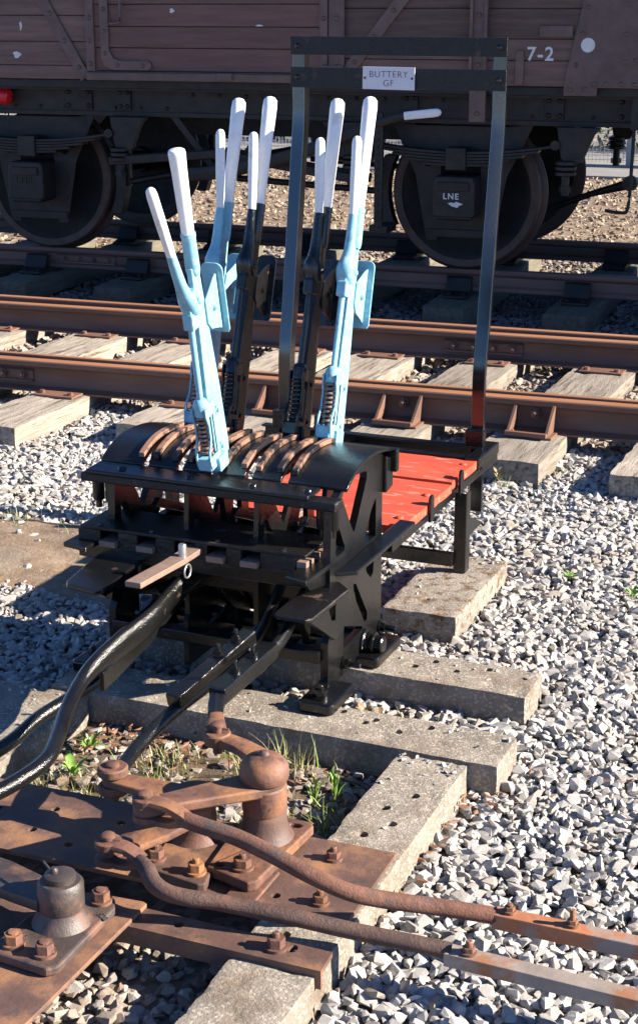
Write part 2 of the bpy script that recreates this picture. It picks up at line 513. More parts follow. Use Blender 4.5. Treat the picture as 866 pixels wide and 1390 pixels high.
def dirt_mask(x, y):
    e = ((x + 1.75) / 0.95) ** 2 + ((y - 0.98) / 0.42) ** 2
    return e + 0.8 * noise.noise(Vector((x * 3, y * 3, 4))) + 0.3 * noise.noise(Vector((x * 11, y * 11, 4)))
bm = NB()
V = {}
for i in range(60):
    for j in range(34):
        x = -3.0 + i * 0.04; y = 0.3 + j * 0.04
        e = dirt_mask(x, y)
        V[i, j] = bm.verts.new((x, y, 0.014 + gz(x, y) - 0.05 * max(0, e - 0.8) + 0.012 * noise.noise(Vector((x * 9, y * 9, 2)))))
for i in range(59):
    for j in range(33):
        bm.faces.new((V[i, j], V[i + 1, j], V[i + 1, j + 1], V[i, j + 1]))
tag(ob('dirt_patch', bm, 'dirt', smooth=180), kind='structure', label='bare brown dirt patch left of the lever frame')

# pale service road beyond the wagon
bm = NB()
box(bm, -30, 14, 19.5, 23.5, -0.1, 0.09)
o = tag(ob('road', bm, 'path'), kind='structure', label='pale tarmac road behind the wagon')
o.location = (T(0, 0)[0], T(0, 0)[1], 0); o.rotation_euler = (0, 0, DEL)

bm = NB()
V = {}
for i in range(80):
    for j in range(30):
        x = -12 + i * 0.25; y = 12.5 + j * 0.24
        V[i, j] = bm.verts.new((x, y, 0.055 + 0.02 * noise.noise(Vector((x * 1.5, y * 1.5, 9))) + 0.01 * noise.noise(Vector((x * 5, y * 5, 9)))))
for i in range(79):
    for j in range(29):
        bm.faces.new((V[i, j], V[i + 1, j], V[i + 1, j + 1], V[i, j + 1]))
o = tag(ob('verge', bm, 'dirt', smooth=180), kind='structure', label='brown gravelly verge beyond the wagon')
o.location = (T(0, 0)[0], T(0, 0)[1], 0); o.rotation_euler = (0, 0, DEL)
# earth between the concrete sleepers in front of the frame
bm = NB()
V = {}
for i in range(42):
    for j in range(26):
        x = -0.64 + i * 0.0245; y = -0.89 + j * 0.026
        V[i, j] = bm.verts.new((x, y, 0.004 + 0.010 * noise.noise(Vector((x * 8, y * 8, 5)))))
for i in range(41):
    for j in range(25):
        bm.faces.new((V[i, j], V[i + 1, j], V[i + 1, j + 1], V[i, j + 1]))
tag(ob('soil', bm, 'soil', smooth=180), kind='structure', label='dark soil between the concrete sleepers')

# ------------------------------------------------------------------ concrete sleepers
RECTS = []
def concrete(x0, x1, y0, y1, ztop, h, label, m='concrete', holes=(), seed=1, rz=0, group='concrete sleepers under the ground frame', rnd=0.006):
    o = ob('concrete_sleeper', rough_block(x1 - x0, y1 - y0, h, 0.0125, rnd, 0.0016, seed, 0.004), m, smooth=35)
    if holes:
        cut_holes(o, [(a - x0, b - y0) for a, b in holes], 0.0140, h - 0.09, h + 0.05)
    o.location = (x0, y0, ztop - h); o.rotation_euler = (0, 0, rz)
    RECTS.append((x0 - 0.004, x1 + 0.004, y0 - 0.004, y1 + 0.004, ztop))
    return tag(o, label, 'concrete sleeper', group)
concrete(-0.76, 0.632, -0.255, -0.055, 0.10, 0.16, 'long grey concrete sleeper under the front feet of the lever frame', holes=[(0.204, -0.134), (0.226, -0.109), (0.311, -0.151), (0.389, -0.098), (0.119, -0.089), (-0.32, -0.15), (-0.37, -0.10)], seed=1)
concrete(-0.84, 0.58, 0.205, 0.40, 0.10, 0.16, 'grey concrete sleeper under the back feet of the lever frame', holes=[(0.248, 0.356), (0.33, 0.31), (0.20, 0.30), (0.42, 0.36)], seed=2)
concrete(0.355, 0.552, -1.62, -0.268, 0.094, 0.15, 'pale concrete sleeper running towards the viewer under the right edge of the rusty plate', holes=[(0.431, -0.571), (0.48, -0.486), (0.426, -0.716), (0.475, -0.643), (0.43, -1.2)], seed=3)
concrete(-0.93, -0.618, -1.35, -0.268, 0.094, 0.15, 'concrete sleeper at the left edge beneath the black connecting rods', seed=4)
concrete(-0.07, 0.192, 0.735, 1.345, 0.10, 0.15, 'mossy concrete slab under the leg of the red platform', m='mossconcrete', seed=5, group=None, rnd=0.008)

# ------------------------------------------------------------------ rusty base plate and strip
bp = empty('base_plate', (0, 0, 0), label='large flat rusty steel plate carrying the cranks in the foreground', cat='steel plate')
bm = NB()
hl = [(-0.32, -1.04), (-0.199, -1.07), (-0.322, -0.93), (-0.135, -0.927), (0.357, -1.085), (-0.46, -0.98), (-0.05, -0.90)]
prism(bm, [(-1.05, -0.862), (0.544, -0.80), (0.546, -1.125), (-1.05, -1.165)], 0.0985, 0.110, 'z', [circ(a, b, 0.0115, 12) for a, b in hl])
ob('plate', bm, 'rustplate', bp)
for p in ((0.417, -0.885), (0.462, -1.075), (0.03, -1.0)):
    hexbolt('nut', (*p, 0.114), 'rust', bp)
st = empty('steel_strip', (0, 0, 0), label='narrow rusty steel strip with one bolt in front of the large plate', cat='steel strip')
bm = NB()
prism(bm, [(-0.5, -1.335), (0.566, -1.32), (0.562, -1.245), (-0.5, -1.25)], 0.0985, 0.111, 'z', [circ(0.21, -1.278, 0.012, 12), circ(0.479, -1.266, 0.010, 12, 0.015)])
prism(bm, [(-0.5, -1.335), (0.566, -1.32), (0.566, -1.312), (-0.5, -1.327)], 0.066, 0.0985, 'z')
ob('strip', bm, 'rustplate', st)
hexbolt('nut', (0.445, -1.278, 0.115), 'rust', st, r=0.020, h=0.024)

# ------------------------------------------------------------------ bell cranks
def arm_poly(p, q, rp, rq, n=10):
    p, q = Vector(p), Vector(q)
    d = (q - p).normalized(); a = math.atan2(d.y, d.x)
    out = [(p.x + rp * math.cos(a + R(90) + math.pi * i / n), p.y + rp * math.sin(a + R(90) + math.pi * i / n)) for i in range(n + 1)]
    out += [(q.x + rq * math.cos(a - R(90) + math.pi * i / n), q.y + rq * math.sin(a - R(90) + math.pi * i / n)) for i in range(n + 1)]
    return out

def pin(parent, x, y, z0, z1, r=0.013, m='rust', cotter=True):
    bm = NB()
    lathe(bm, [(r, z0), (r, z1), (r * 1.35, z1), (r * 1.35, z1 + 0.006), (r * 0.9, z1 + 0.010)], (x, y, 0), 'z', 16)
    if cotter:
        tube(bm, [(x - 0.03, y - 0.006, z1 - 0.006), (x + 0.03, y + 0.004, z1 - 0.006)], 0.0028, 6)
    return ob('pin', bm, m, parent, smooth=35)

c1 = empty('bell_crank', (0, 0, 0.11), label='tall rusty crank with a domed cap on its post', cat='crank')
c1.location = (0.245, -0.90, 0.11)
def L1(x, y): return (x - 0.245, y + 0.90)
bm = NB()
prism(bm, [L1(*p) for p in [(0.182, -1.085), (0.30, -1.115), (0.315, -1.10), (0.335, -0.815), (0.325, -0.80), (0.165, -0.80), (0.155, -0.81)]], 0.010, 0.036, 'z',
      [circ(*L1(0.205, -1.065), 0.011, 10), circ(*L1(0.295, -0.83), 0.016, 12, 0.010)])
box(bm, 0.01, 0.085, -0.24, -0.10, 0.001, 0.010)
ob('base', bm, 'rust', c1, bev=0.004)
bm = NB()
lathe(bm, [(0.072, 0.034), (0.060, 0.05), (0.054, 0.075), (0.051, 0.105)], n=28)
ob('post', bm, 'rustplate', c1, smooth=40)
bm = NB()
lathe(bm, [(0.0525, 0.105), (0.054, 0.108), (0.054, 0.168), (0.050, 0.172)], n=28)
ob('collar', bm, 'rust', c1, smooth=40)
bm = NB()
lathe(bm, [(0.050, 0.180), (0.058, 0.188), (0.0605, 0.205), (0.056, 0.224), (0.044, 0.238), (0.025, 0.246), (0.013, 0.248), (0.011, 0.255), (0.005, 0.258)], n=28)
ob('cap', bm, 'rust', c1, smooth=50)
bm = NB()
prism(bm, arm_poly((0, 0), L1(0.042, -1.115), 0.05, 0.028), 0.158, 0.184, 'z')
ob('arm', bm, 'rust', c1, smooth=30, bev=0.005)
bm = NB()
ap = [L1(0.245, -0.90), L1(0.19, -0.80), L1(0.12, -0.77), L1(0.05, -0.755)]
tube(bm, [(p[0], p[1], 0.178 + 0.004 * i) for i, p in enumerate(ap)], [(0.045, 0.013), (0.034, 0.014), (0.026, 0.014), (0.024, 0.014)], 12, power=4)
lathe(bm, [(0.032, 0.174), (0.034, 0.178), (0.034, 0.202), (0.030, 0.206)], (*L1(0.05, -0.755), 0), n=20)
ob('arm', bm, 'rust', c1, smooth=40)
pin(c1, *L1(0.05, -0.755), 0.15, 0.222)
hexbolt('nut', (*L1(0.262, -1.06), 0.040), 'rust', c1, r=0.021, h=0.022)

c2 = empty('bell_crank', (0.085, -0.95, 0.11), label='low rusty crank with a flat disc hub beside the domed one', cat='crank')
def L2(x, y): return (x - 0.085, y + 0.95)
bm = NB()
prism(bm, [L2(*p) for p in [(0.05, -1.13), (0.19, -1.15), (0.205, -1.14), (0.15, -0.86), (0.02, -0.86), (0.01, -0.87)]], 0.001, 0.026, 'z')
ob('base', bm, 'rustplate', c2, bev=0.004)
bm = NB()
lathe(bm, [(0.066, 0.026), (0.055, 0.04), (0.051, 0.06), (0.049, 0.118)], n=28)
ob('post', bm, 'rust', c2, smooth=40)
bm = NB()
lathe(bm, [(0.060, 0.118), (0.068, 0.122), (0.068, 0.136), (0.060, 0.141)], n=30)
ob('hub', bm, 'rust', c2, smooth=40)
bm = NB()
prism(bm, arm_poly((0, 0), L2(-0.140, -0.945), 0.042, 0.028), 0.114, 0.134, 'z')
ob('arm', bm, 'rust', c2, smooth=30, bev=0.004)
bm = NB()
tube(bm, [(*L2(0.07, -0.98), 0.085), (*L2(0.04, -1.06), 0.082), (*L2(0.0, -1.13), 0.075), (*L2(-0.015, -1.185), 0.07)], [(0.045, 0.014), (0.044, 0.013), (0.036, 0.012), (0.028, 0.012)], 12, power=4)
ob('arm', bm, 'rust', c2, smooth=40)
bm = NB()
for z0 in (0.09, 0.138):
    lathe(bm, [(0.034, z0), (0.038, z0 + 0.004), (0.038, z0 + 0.020), (0.034, z0 + 0.024)], (*L2(-0.143, -0.943), 0), n=20)
ob('clevis', bm, 'rust', c2, smooth=40)
pin(c2, *L2(-0.143, -0.943), 0.07, 0.162)
for p in ((0.165, -1.105), (0.05, -1.085)):
    hexbolt('nut', (*L2(*p), 0.030), 'rust', c2, r=0.019, h=0.022)

c3 = empty('bell_crank', (-0.005, -1.41, 0.11), label='dark greasy crank post with a numbered base in the lower left corner', cat='crank')
def L3(x, y): return (x + 0.005, y + 1.41)
bm = NB()
prism(bm, [L3(*p) for p in [(-0.75, -1.95), (0.10, -1.95), (0.112, -1.245), (0.10, -1.24), (-0.02, -1.25), (-0.14, -1.30), (-0.75, -1.42)]], 0.001, 0.012, 'z')
ob('plate', bm, 'rustplate', c3, bev=0.002)
bm = NB()
prism(bm, [L3(*p) for p in [(-0.09, -1.57), (0.06, -1.58), (0.078, -1.56), (0.074, -1.32), (0.055, -1.285), (0.02, -1.285), (-0.03, -1.33), (-0.085, -1.42), (-0.095, -1.55)]], 0.014, 0.036, 'z')
ob('base', bm, 'greasy', c3, bev=0.006)
bm = NB()
lathe(bm, [(0.068, 0.034), (0.060, 0.045), (0.052, 0.058), (0.049, 0.066), (0.048, 0.07), (0.0505, 0.075), (0.0505, 0.128), (0.044, 0.136), (0.036, 0.137)], n=30)
ob('post', bm, 'greasy', c3, smooth=40)
bm = NB()
lathe(bm, [(0.034, 0.137), (0.034, 0.150), (0.026, 0.154)], n=20)
lathe(bm, [(0.010, 0.154), (0.010, 0.160), (0.006, 0.165)], (-0.012, -0.004, 0), n=10)
ob('cap', bm, 'greasy', c3, smooth=40)
bm = NB()
tube(bm, [(-0.06, 0.03, 0.150), (-0.03, 0.01, 0.146), (0.0, -0.01, 0.148)], 0.003, 6)
ob('cotter_pin', bm, 'greasy', c3, smooth=60)
bm = NB()
tube(bm, [(*L3(-0.03, -1.41), 0.085), (*L3(-0.10, -1.395), 0.082), (*L3(-0.2, -1.37), 0.08), (*L3(-0.33, -1.36), 0.08)], [(0.045, 0.018), (0.048, 0.017), (0.055, 0.016), (0.06, 0.015)], 12, power=4)
ob('arm', bm, 'greasy', c3, smooth=40)
for p in ((0.035, -1.312), (0.03, -1.535), (-0.05, -1.53)):
    hexbolt('nut', (*L3(*p), 0.040), 'rust', c3, r=0.020, h=0.024, stud=0.004, sr=0.011)
text_mesh('cast_number', '500', 0.020, 'greasy', c3, Matrix.Translation((0.075, 0.045, 0.0365)) @ Matrix.Rotation(R(-30), 4, 'Z'), 0.0015)
text_mesh('cast_number', '10', 0.020, 'greasy', c3, Matrix.Translation((-0.045, -0.085, 0.0365)) @ Matrix.Rotation(R(-30), 4, 'Z'), 0.0015)

# ------------------------------------------------------------------ rusty rods to the points
def fork(bm, x, y, z, dx, dy, r=0.032, gap=0.021, t=0.009, length=0.11):
    d = Vector((dx, dy)).normalized()
    for sgn in (-1, 1):
        zc = z + sgn * gap
        lathe(bm, [(r * 0.9, zc - t), (r, zc - t + 0.002), (r, zc + t - 0.002), (r * 0.9, zc + t)], (x, y, 0), n=20)
        tube(bm, spline([(x, y, zc), (x + d.x * length * 0.55, y + d.y * length * 0.55, zc), (x + d.x * length * 0.85, y + d.y * length * 0.85, z + sgn * gap * 0.5), (x + d.x * length, y + d.y * length, z)], 4),
             interp_r([(r * 0.85, t), (r * 0.65, t), (r * 0.6, t * 1.3), (0.018, 0.018)], 4), 10, power=3)
ra = empty('point_rod', (0, 0, 0), label='upper rusty rod from the domed crank, ending in an orange flat bar on the ballast', cat='rod')
bm = NB()
fork(bm, 0.042, -1.110, 0.279, 1, -0.12)
ob('fork', bm, 'rust', ra, smooth=45)
bm = NB()
pa = [(0.14, -1.122, 0.279), (0.18, -1.126, 0.275), (0.277, -1.128, 0.265), (0.376, -1.143, 0.25), (0.468, -1.150, 0.225), (0.551, -1.136, 0.195), (0.623, -1.098, 0.170), (0.74, -1.040, 0.145), (0.85, -1.000, 0.128)]
tube(bm, spline(pa, 6), 0.0195, 16)
ob('rod', bm, 'rustrod', ra, smooth=60)
bm = NB()
dv = Vector((1.163 - 0.844, -0.985 + 0.996, -0.004))
mt = Matrix.Translation((0.845, -0.998, 0.122)) @ Matrix.Rotation(math.atan2(0.004, 0.319), 4, 'Z')
box(bm, 0, 1.6, -0.020, 0.020, -0.018, 0.019, mt)
ob('flat_bar', bm, mat('orange_rust_bar', (0.33, 0.13, 0.06), 0.7, 0.3, 10, 0.6, 70, 0.002, patch=(0.25, 0.20, 0.17), patch_scale=8, patch_lo=0.48, patch_hi=0.56), ra, bev=0.003)
for xx in (0.88, 1.02, 1.32):
    hexbolt('nut', (xx, -0.996 + 0.0125 * (xx - 0.845), 0.145), 'rust', ra, r=0.012, h=0.012, stud=0.024 if xx == 1.02 else 0.006, sr=0.007)
pin(ra, 0.042, -1.112, 0.24, 0.313)
rb = empty('point_rod', (0, 0, 0), label='lower rusty rod with an upswept neck running right under the other one', cat='rod')
bm = NB()
fork(bm, -0.012, -1.195, 0.200, 1, -0.10, length=0.09)
ob('fork', bm, 'rust', rb, smooth=45)
bm = NB()
pb = [(0.050, -1.204, 0.201), (0.078, -1.212, 0.202), (0.108, -1.232, 0.200), (0.140, -1.262, 0.190), (0.180, -1.275, 0.183), (0.23, -1.270, 0.178), (0.297, -1.248, 0.170), (0.461, -1.218, 0.155), (0.59, -1.195, 0.140), (0.718, -1.174, 0.130), (0.80, -1.160, 0.122)]
tube(bm, spline(pb, 6), interp_r([0.013, 0.017, 0.019, 0.020] + [0.0190] * 7, 6), 16)
ob('rod', bm, 'darkrod', rb, smooth=60)
bm = NB()
mt = Matrix.Translation((0.79, -1.162, 0.112)) @ Matrix.Rotation(R(-1), 4, 'Z')
box(bm, 0, 1.5, -0.022, 0.022, -0.015, 0.017, mt)
ob('flat_bar', bm, mat('grey_flat_bar', (0.24, 0.20, 0.17), 0.7, 0.3, 10, 0.6, 70, 0.002, patch=(0.26, 0.12, 0.06), patch_scale=8, patch_lo=0.5, patch_hi=0.6), rb, bev=0.003)
hexbolt('nut', (0.84, -1.163, 0.132), 'rust', rb, r=0.014, h=0.014, stud=0.014)
pin(rb, -0.012, -1.195, 0.165, 0.236)

# ------------------------------------------------------------------ black connecting rods
def rod(label, pts, rs, parts=(), k=6, m='blackrod'):
    e = empty('connecting_rod', (0, 0, 0), label=label, cat='rod')
    bm = NB()
    tube(bm, spline(pts, k), interp_r(rs, k), 16)
    ob('rod', bm, m, e, smooth=60)
    return e
rP = rod('thickest black rod curving in an S towards the left edge of the picture',
         [(-0.385, 0.12, 0.44), (-0.392, -0.02, 0.42), (-0.404, -0.127, 0.395), (-0.403, -0.267, 0.365), (-0.42, -0.40, 0.345), (-0.434, -0.52, 0.325), (-0.433, -0.610, 0.305), (-0.405, -0.73, 0.28), (-0.36, -0.85, 0.262), (-0.335, -0.94, 0.25), (-0.35, -1.03, 0.237), (-0.39, -1.12, 0.222), (-0.47, -1.25, 0.20), (-0.6, -1.42, 0.17)],
         [(0.018, 0.03), (0.018, 0.034), (0.018, 0.036), (0.019, 0.04), (0.020, 0.040), (0.022, 0.034), 0.0235, 0.0225, 0.022, 0.022, 0.022, 0.022, 0.022, 0.022] and [(0.018, 0.03), (0.018, 0.034), (0.018, 0.036), (0.019, 0.04), (0.020, 0.040), (0.022, 0.032)] + [(0.0205, 0.0205)] * 8)
bm = NB()
prism(bm, [(0.10, 0.345), (0.0, 0.36), (-0.24, 0.285), (-0.52, 0.245), (-0.52, 0.30), (-0.24, 0.35), (0.0, 0.42)], -0.428, -0.414, 'x')
ob('flat_bar', bm, 'black', rP, bev=0.003)
rQ = rod('black round rod lying behind and left of the S-shaped one',
         [(-0.50, 0.08, 0.36), (-0.475, -0.1, 0.32), (-0.478, -0.25, 0.285), (-0.479, -0.42, 0.245), (-0.505, -0.529, 0.222), (-0.545, -0.64, 0.20), (-0.557, -0.78, 0.18), (-0.60, -0.92, 0.165), (-0.7, -1.1, 0.15), (-0.9, -1.4, 0.14)],
         [(0.0195, 0.0195)] * 10)
rR = rod('black rod with a bolted flat bar, reaching the low disc crank',
         [(-0.119, 0.12, 0.47), (-0.114, 0.05, 0.455), (-0.098, -0.08, 0.405), (-0.084, -0.2, 0.365), (-0.085, -0.285, 0.335), (-0.095, -0.34, 0.325), (-0.118, -0.45, 0.30), (-0.150, -0.575, 0.275), (-0.165, -0.68, 0.255), (-0.166, -0.77, 0.245), (-0.155, -0.86, 0.24), (-0.143, -0.925, 0.237)],
         [(0.014, 0.022)] * 4 + [(0.017, 0.022)] * 3 + [(0.019, 0.019)] * 4 + [(0.020, 0.014)])
def flatbar(parent, p, q, w, h):
    p, q = Vector(p), Vector(q)
    d = (q - p); L = d.length
    mt = Matrix.Translation(p) @ d.to_track_quat('X', 'Z').to_matrix().to_4x4()
    bm = NB()
    box(bm, 0, L, -w / 2, w / 2, -h / 2, h / 2, mt)
    return ob('flat_bar', bm, 'black', parent, bev=0.004), mt
_, mt = flatbar(rR, (-0.088, -0.27, 0.372), (-0.158, -0.60, 0.295), 0.046, 0.040)
for xx in (0.06, 0.14):
    p = mt @ Vector((xx, 0, 0.022)); hexbolt('nut', p, 'black', rR, r=0.013, h=0.012, stud=0.02, sr=0.006)
rS = rod('black rod with a bolted flat bar dropping onto the tall domed crank',
         [(-0.035, 0.10, 0.46), (-0.032, 0.03, 0.44), (-0.026, -0.06, 0.41), (-0.018, -0.15, 0.375), (-0.012, -0.24, 0.35), (-0.014, -0.32, 0.335), (-0.018, -0.38, 0.325)],
         [(0.013, 0.020)] * 3 + [(0.016, 0.026)] * 4)
_, mt = flatbar(rS, (-0.012, -0.30, 0.352), (-0.028, -0.60, 0.335), 0.050, 0.046)
bm = NB(); tube(bm, [(-0.027, -0.59, 0.33), (-0.012, -0.64, 0.322), (0.008, -0.68, 0.318)], [(0.022, 0.020), (0.021, 0.018), (0.020, 0.016)], 12, power=4); ob('rod_neck', bm, 'black', rS, smooth=45)
for xx in (0.10, 0.20):
    p = mt @ Vector((xx, 0, 0.025)); hexbolt('nut', p, 'black', rS, r=0.013, h=0.012, stud=0.02, sr=0.006)
bm = NB()
tube(bm, [(0.004, -0.672, 0.319), (0.02, -0.70, 0.318), (0.048, -0.755, 0.317)], [(0.018, 0.014), (0.021, 0.011), (0.026, 0.009)], 12, power=4)
ob('rod_end', bm, 'rust', rS, smooth=45)

# ------------------------------------------------------------------ lever frame
PIV = (0.29, 0.10)       # y, z of the lever pivot shaft
RQ = 0.665               # radius of the quadrant sheet
SL = [-0.608, -0.494, -0.375, -0.262, -0.145]
lf = empty('lever_stand', (0, 0, 0), label='black cast iron lever frame with a curved slotted top standing on concrete sleepers', cat='lever frame')
def arc(r, y0, y1, n=14):
    out = []
    for i in range(n + 1):
        y = y0 + (y1 - y0) * i / n
        out.append((y, PIV[1] + math.sqrt(max(0, r * r - (y - PIV[0]) ** 2)) - 0.024 * max(0, (0.24 - y) / 0.14) ** 2))
    return out
def end_plate(x0, x1, nm='end_plate'):
    outer = [(0.0, 0.115), (0.40, 0.115), (0.44, 0.115), (0.44, 0.70)] + list(reversed(arc(RQ - 0.012, 0.10, 0.44, 12))) + [(0.025, 0.665), (0.015, 0.50), (0.012, 0.28), (0.0, 0.26)]
    h1 = [(0.115, 0.665), (0.185, 0.555), (0.205, 0.552), (0.225, 0.575), (0.300, 0.685), (0.300, 0.708), (0.27, 0.715), (0.20, 0.715), (0.14, 0.70)]
    h1 = [(0.105, 0.68), (0.19, 0.555), (0.205, 0.545), (0.225, 0.57), (0.305, 0.685), (0.305, 0.705), (0.285, 0.712), (0.20, 0.720), (0.13, 0.705)]
    h2 = [(0.385, 0.60), (0.35, 0.578), (0.335, 0.56), (0.295, 0.485), (0.30, 0.475), (0.385, 0.475)]
    h3 = [(0.06, 0.590), (0.085, 0.590), (0.13, 0.52), (0.125, 0.51), (0.065, 0.51), (0.055, 0.525)]
    h4 = [(0.365, 0.435), (0.375, 0.42), (0.365, 0.36), (0.345, 0.352), (0.31, 0.38), (0.285, 0.435)]
    h5 = [(0.200, 0.380), (0.222, 0.372), (0.318, 0.245), (0.315, 0.222), (0.295, 0.222), (0.225, 0.315), (0.200, 0.365)]
    h6 = [(0.125, 0.270), (0.275, 0.215), (0.278, 0.205), (0.135, 0.198), (0.120, 0.205)]
    bm = NB()
    prism(bm, outer, x0, x1, 'x', [h1, h2, h3, h4, h5, h6])
    return ob(nm, bm, 'black', lf, bev=0.0035)
end_plate(0.012, 0.036)
end_plate(-0.700, -0.676)
end_plate(-0.440, -0.424, 'middle_plate')
end_plate(-0.210, -0.194, 'middle_plate')
# feet
for x in (0.0, -0.755):
    for (y0, y1) in ((-0.145, 0.035), (0.225, 0.44)):
        bm = NB()
        prism(bm, [(x + 0.008, y0), (x + 0.10, y0), (x + 0.108, y0 + 0.01), (x + 0.108, y1 - 0.01), (x + 0.10, y1), (x + 0.008, y1), (x, y1 - 0.01), (x, y0 + 0.01)], 0.1015, 0.135, 'z')
        ob('foot', bm, 'black', lf, bev=0.008, seg=3)
    hexbolt('nut', (x + 0.055, -0.10, 0.139), 'black', lf, r=0.020, h=0.022, stud=0.014)
# red primer showing round the front foot
# shaft and end bolts
bm = NB()
lathe(bm, [(0.026, -0.74), (0.026, 0.036)], (0, PIV[0], PIV[1] + 0.075), 'x', 20)
ob('shaft', bm, 'black', lf, smooth=40)
bm = NB()
lathe(bm, [(0.040, 0.036), (0.040, 0.044), (0.034, 0.048), (0.034, 0.060), (0.030, 0.062), (0.030, 0.068), (0.036, 0.069), (0.036, 0.075), (0.027, 0.077), (0.027, 0.100), (0.022, 0.104)], (0, 0.290, 0.158), 'x', 24)
ob('shaft_end', bm, 'black', lf, smooth=35)
for y, z in ((0.115, 0.155), (0.425, 0.160)):
    hexbolt('bolt', (0.040, y, z), 'black', lf, axis='x', r=0.017, h=0.018, stud=0.035, sr=0.010)
# quadrant sheet strips and front lip
edges = [-0.765]
for a in SL:
    edges += [a - 0.0115, a + 0.0115]
edges += [0.055]
for i in range(0, len(edges), 2):
    x0, x1 = edges[i], edges[i + 1]
    bm = NB()
    up = arc(RQ, 0.098, 0.475, 18); lo = arc(RQ - 0.012, 0.098, 0.475, 18)
    prism(bm, up + list(reversed(lo)), x0, x1, 'x')
    ob('quadrant_strip', bm, 'black', lf, smooth=30, bev=0.002)
bm = NB()
prism(bm, [(0.002, 0.7030), (0.098, 0.7075), (0.098, 0.694), (0.002, 0.6915)], -0.765, -0.028, 'x')
ob('sheet_lip', bm, 'black', lf, bev=0.004)
bm = NB()
box(bm, -0.785, 0.055, 0.0055, 0.068, 0.664, 0.691)
ob('front_bar', bm, 'blackworn', lf, bev=0.005)
bm = NB()
box(bm, -0.765, 0.07, 0.475, 0.50, 0.66, 0.735)
ob('back_bar', bm, 'black', lf, bev=0.005)
bm = NB()
prism(bm, [(0.44, 0.60), (0.50, 0.61), (0.50, 0.70), (0.44, 0.72)], -0.02, 0.05, 'x')
ob('corner_lug', bm, 'black', lf, bev=0.005)
for i, (x, y) in enumerate(((-0.43, 0.045), (-0.22, 0.040), (-0.66, 0.045), (-0.05, 0.05))):
    bm = NB()
    lathe(bm, [(0.014, 0.704), (0.012, 0.711), (0.006, 0.714)], (x, y, 0), n=12)
    ob('rivet', bm, 'black', lf, smooth=50)
# quadrant bars: pairs beside every slot, a proud worn curve each
for i, a in enumerate(SL):
    for sgn in (-1, 1):
        x = a + sgn * 0.0245
        y1 = 0.405 + 0.012 * random.random()
        bm = NB()
        up = arc(RQ + 0.015, 0.118 + 0.006 * random.random(), y1, 16); lo = arc(RQ + 0.001, up[0][0], y1, 16)
        prism(bm, up + list(reversed(lo)), x - 0.0095, x + 0.0095, 'x')
        ob('quadrant_bar', bm, 'barblack', lf, smooth=30, bev=0.0012)
# studs hanging under the front bar
for x in (-0.745, -0.70, 0.0, 0.032):
    bm = NB()
    lathe(bm, [(0.017, 0.60), (0.019, 0.605), (0.019, 0.676)], (x, 0.045, 0), n=12)
    lathe(bm, [(0.010, 0.575), (0.010, 0.60)], (x, 0.045, 0), n=10)
    ob('hanging_bolt', bm, 'black', lf, smooth=35)
# locking tray: top plate, notched box with slides
bm = NB()
box(bm, -0.755, -0.012, -0.055, 0.135, 0.536, 0.546)
ob('tray_plate', bm, 'blackworn', lf, bev=0.002)
for x, y in ((-0.70, -0.03), (-0.52, -0.035), (-0.30, -0.035), (-0.09, -0.035)):
    bm = NB()
    lathe(bm, [(0.007, 0.546), (0.006, 0.550), (0.002, 0.551)], (x, y, 0), n=10)
    ob('rivet', bm, 'black', lf, smooth=50)
sx = [-0.657, -0.530, -0.405, -0.297, -0.187]
bm = NB()
box(bm, -0.77, -0.005, -0.045, 0.12, 0.440, 0.487)
ob('locking_box', bm, 'black', lf, bev=0.003)
ex = [-0.765] + [v for a in sx for v in (a - 0.031, a + 0.031)] + [-0.045]
for i in range(0, len(ex), 2):
    bm = NB()
    box(bm, ex[i], ex[i + 1], -0.052, 0.12, 0.488, 0.535)
    ob('guide_block', bm, 'blackworn', lf, bev=0.003)
for i, a in enumerate(sx):
    if i == 2:
        continue
    bm = NB()
    box(bm, a - 0.028, a + 0.028, -0.068, 0.1, 0.4885, 0.507)
    ob('locking_slide', bm, 'brass', lf, bev=0.002)
bm = NB()
prism(bm, [(-0.395, 0.05), (-0.343, 0.05), (-0.345, -0.16), (-0.350, -0.21), (-0.358, -0.30), (-0.365, -0.385), (-0.415, -0.385), (-0.408, -0.30), (-0.398, -0.205)], 0.507, 0.524, 'z')
ob('locking_slide', bm, 'brass', lf, bev=0.002)
bm = NB()
lathe(bm, [(0.012, 0.522), (0.012, 0.556), (0.010, 0.560)], (-0.365, -0.135, 0), n=16)
ob('stop_pin', bm, 'steel', lf, smooth=40)
bm = NB()
ring = [(-0.342 + 0.0, -0.15 + 0.02 * math.cos(t), 0.485 + 0.02 * math.sin(t)) for t in np.linspace(0, 2 * math.pi, 17)]
tube(bm, ring, 0.003, 8, ref=Vector((1, 0, 0)))
ob('pin_ring', bm, 'steel', lf, smooth=60)
# small tappets at the right end of the tray
for i in range(4):
    bm = NB()
    box(bm, -0.043 + 0.004 * i, -0.012, -0.048 + i * 0.042, -0.048 + i * 0.042 + 0.022, 0.489, 0.522 - 0.004 * (i % 2))
    ob('tappet', bm, 'brass', lf, bev=0.0015)
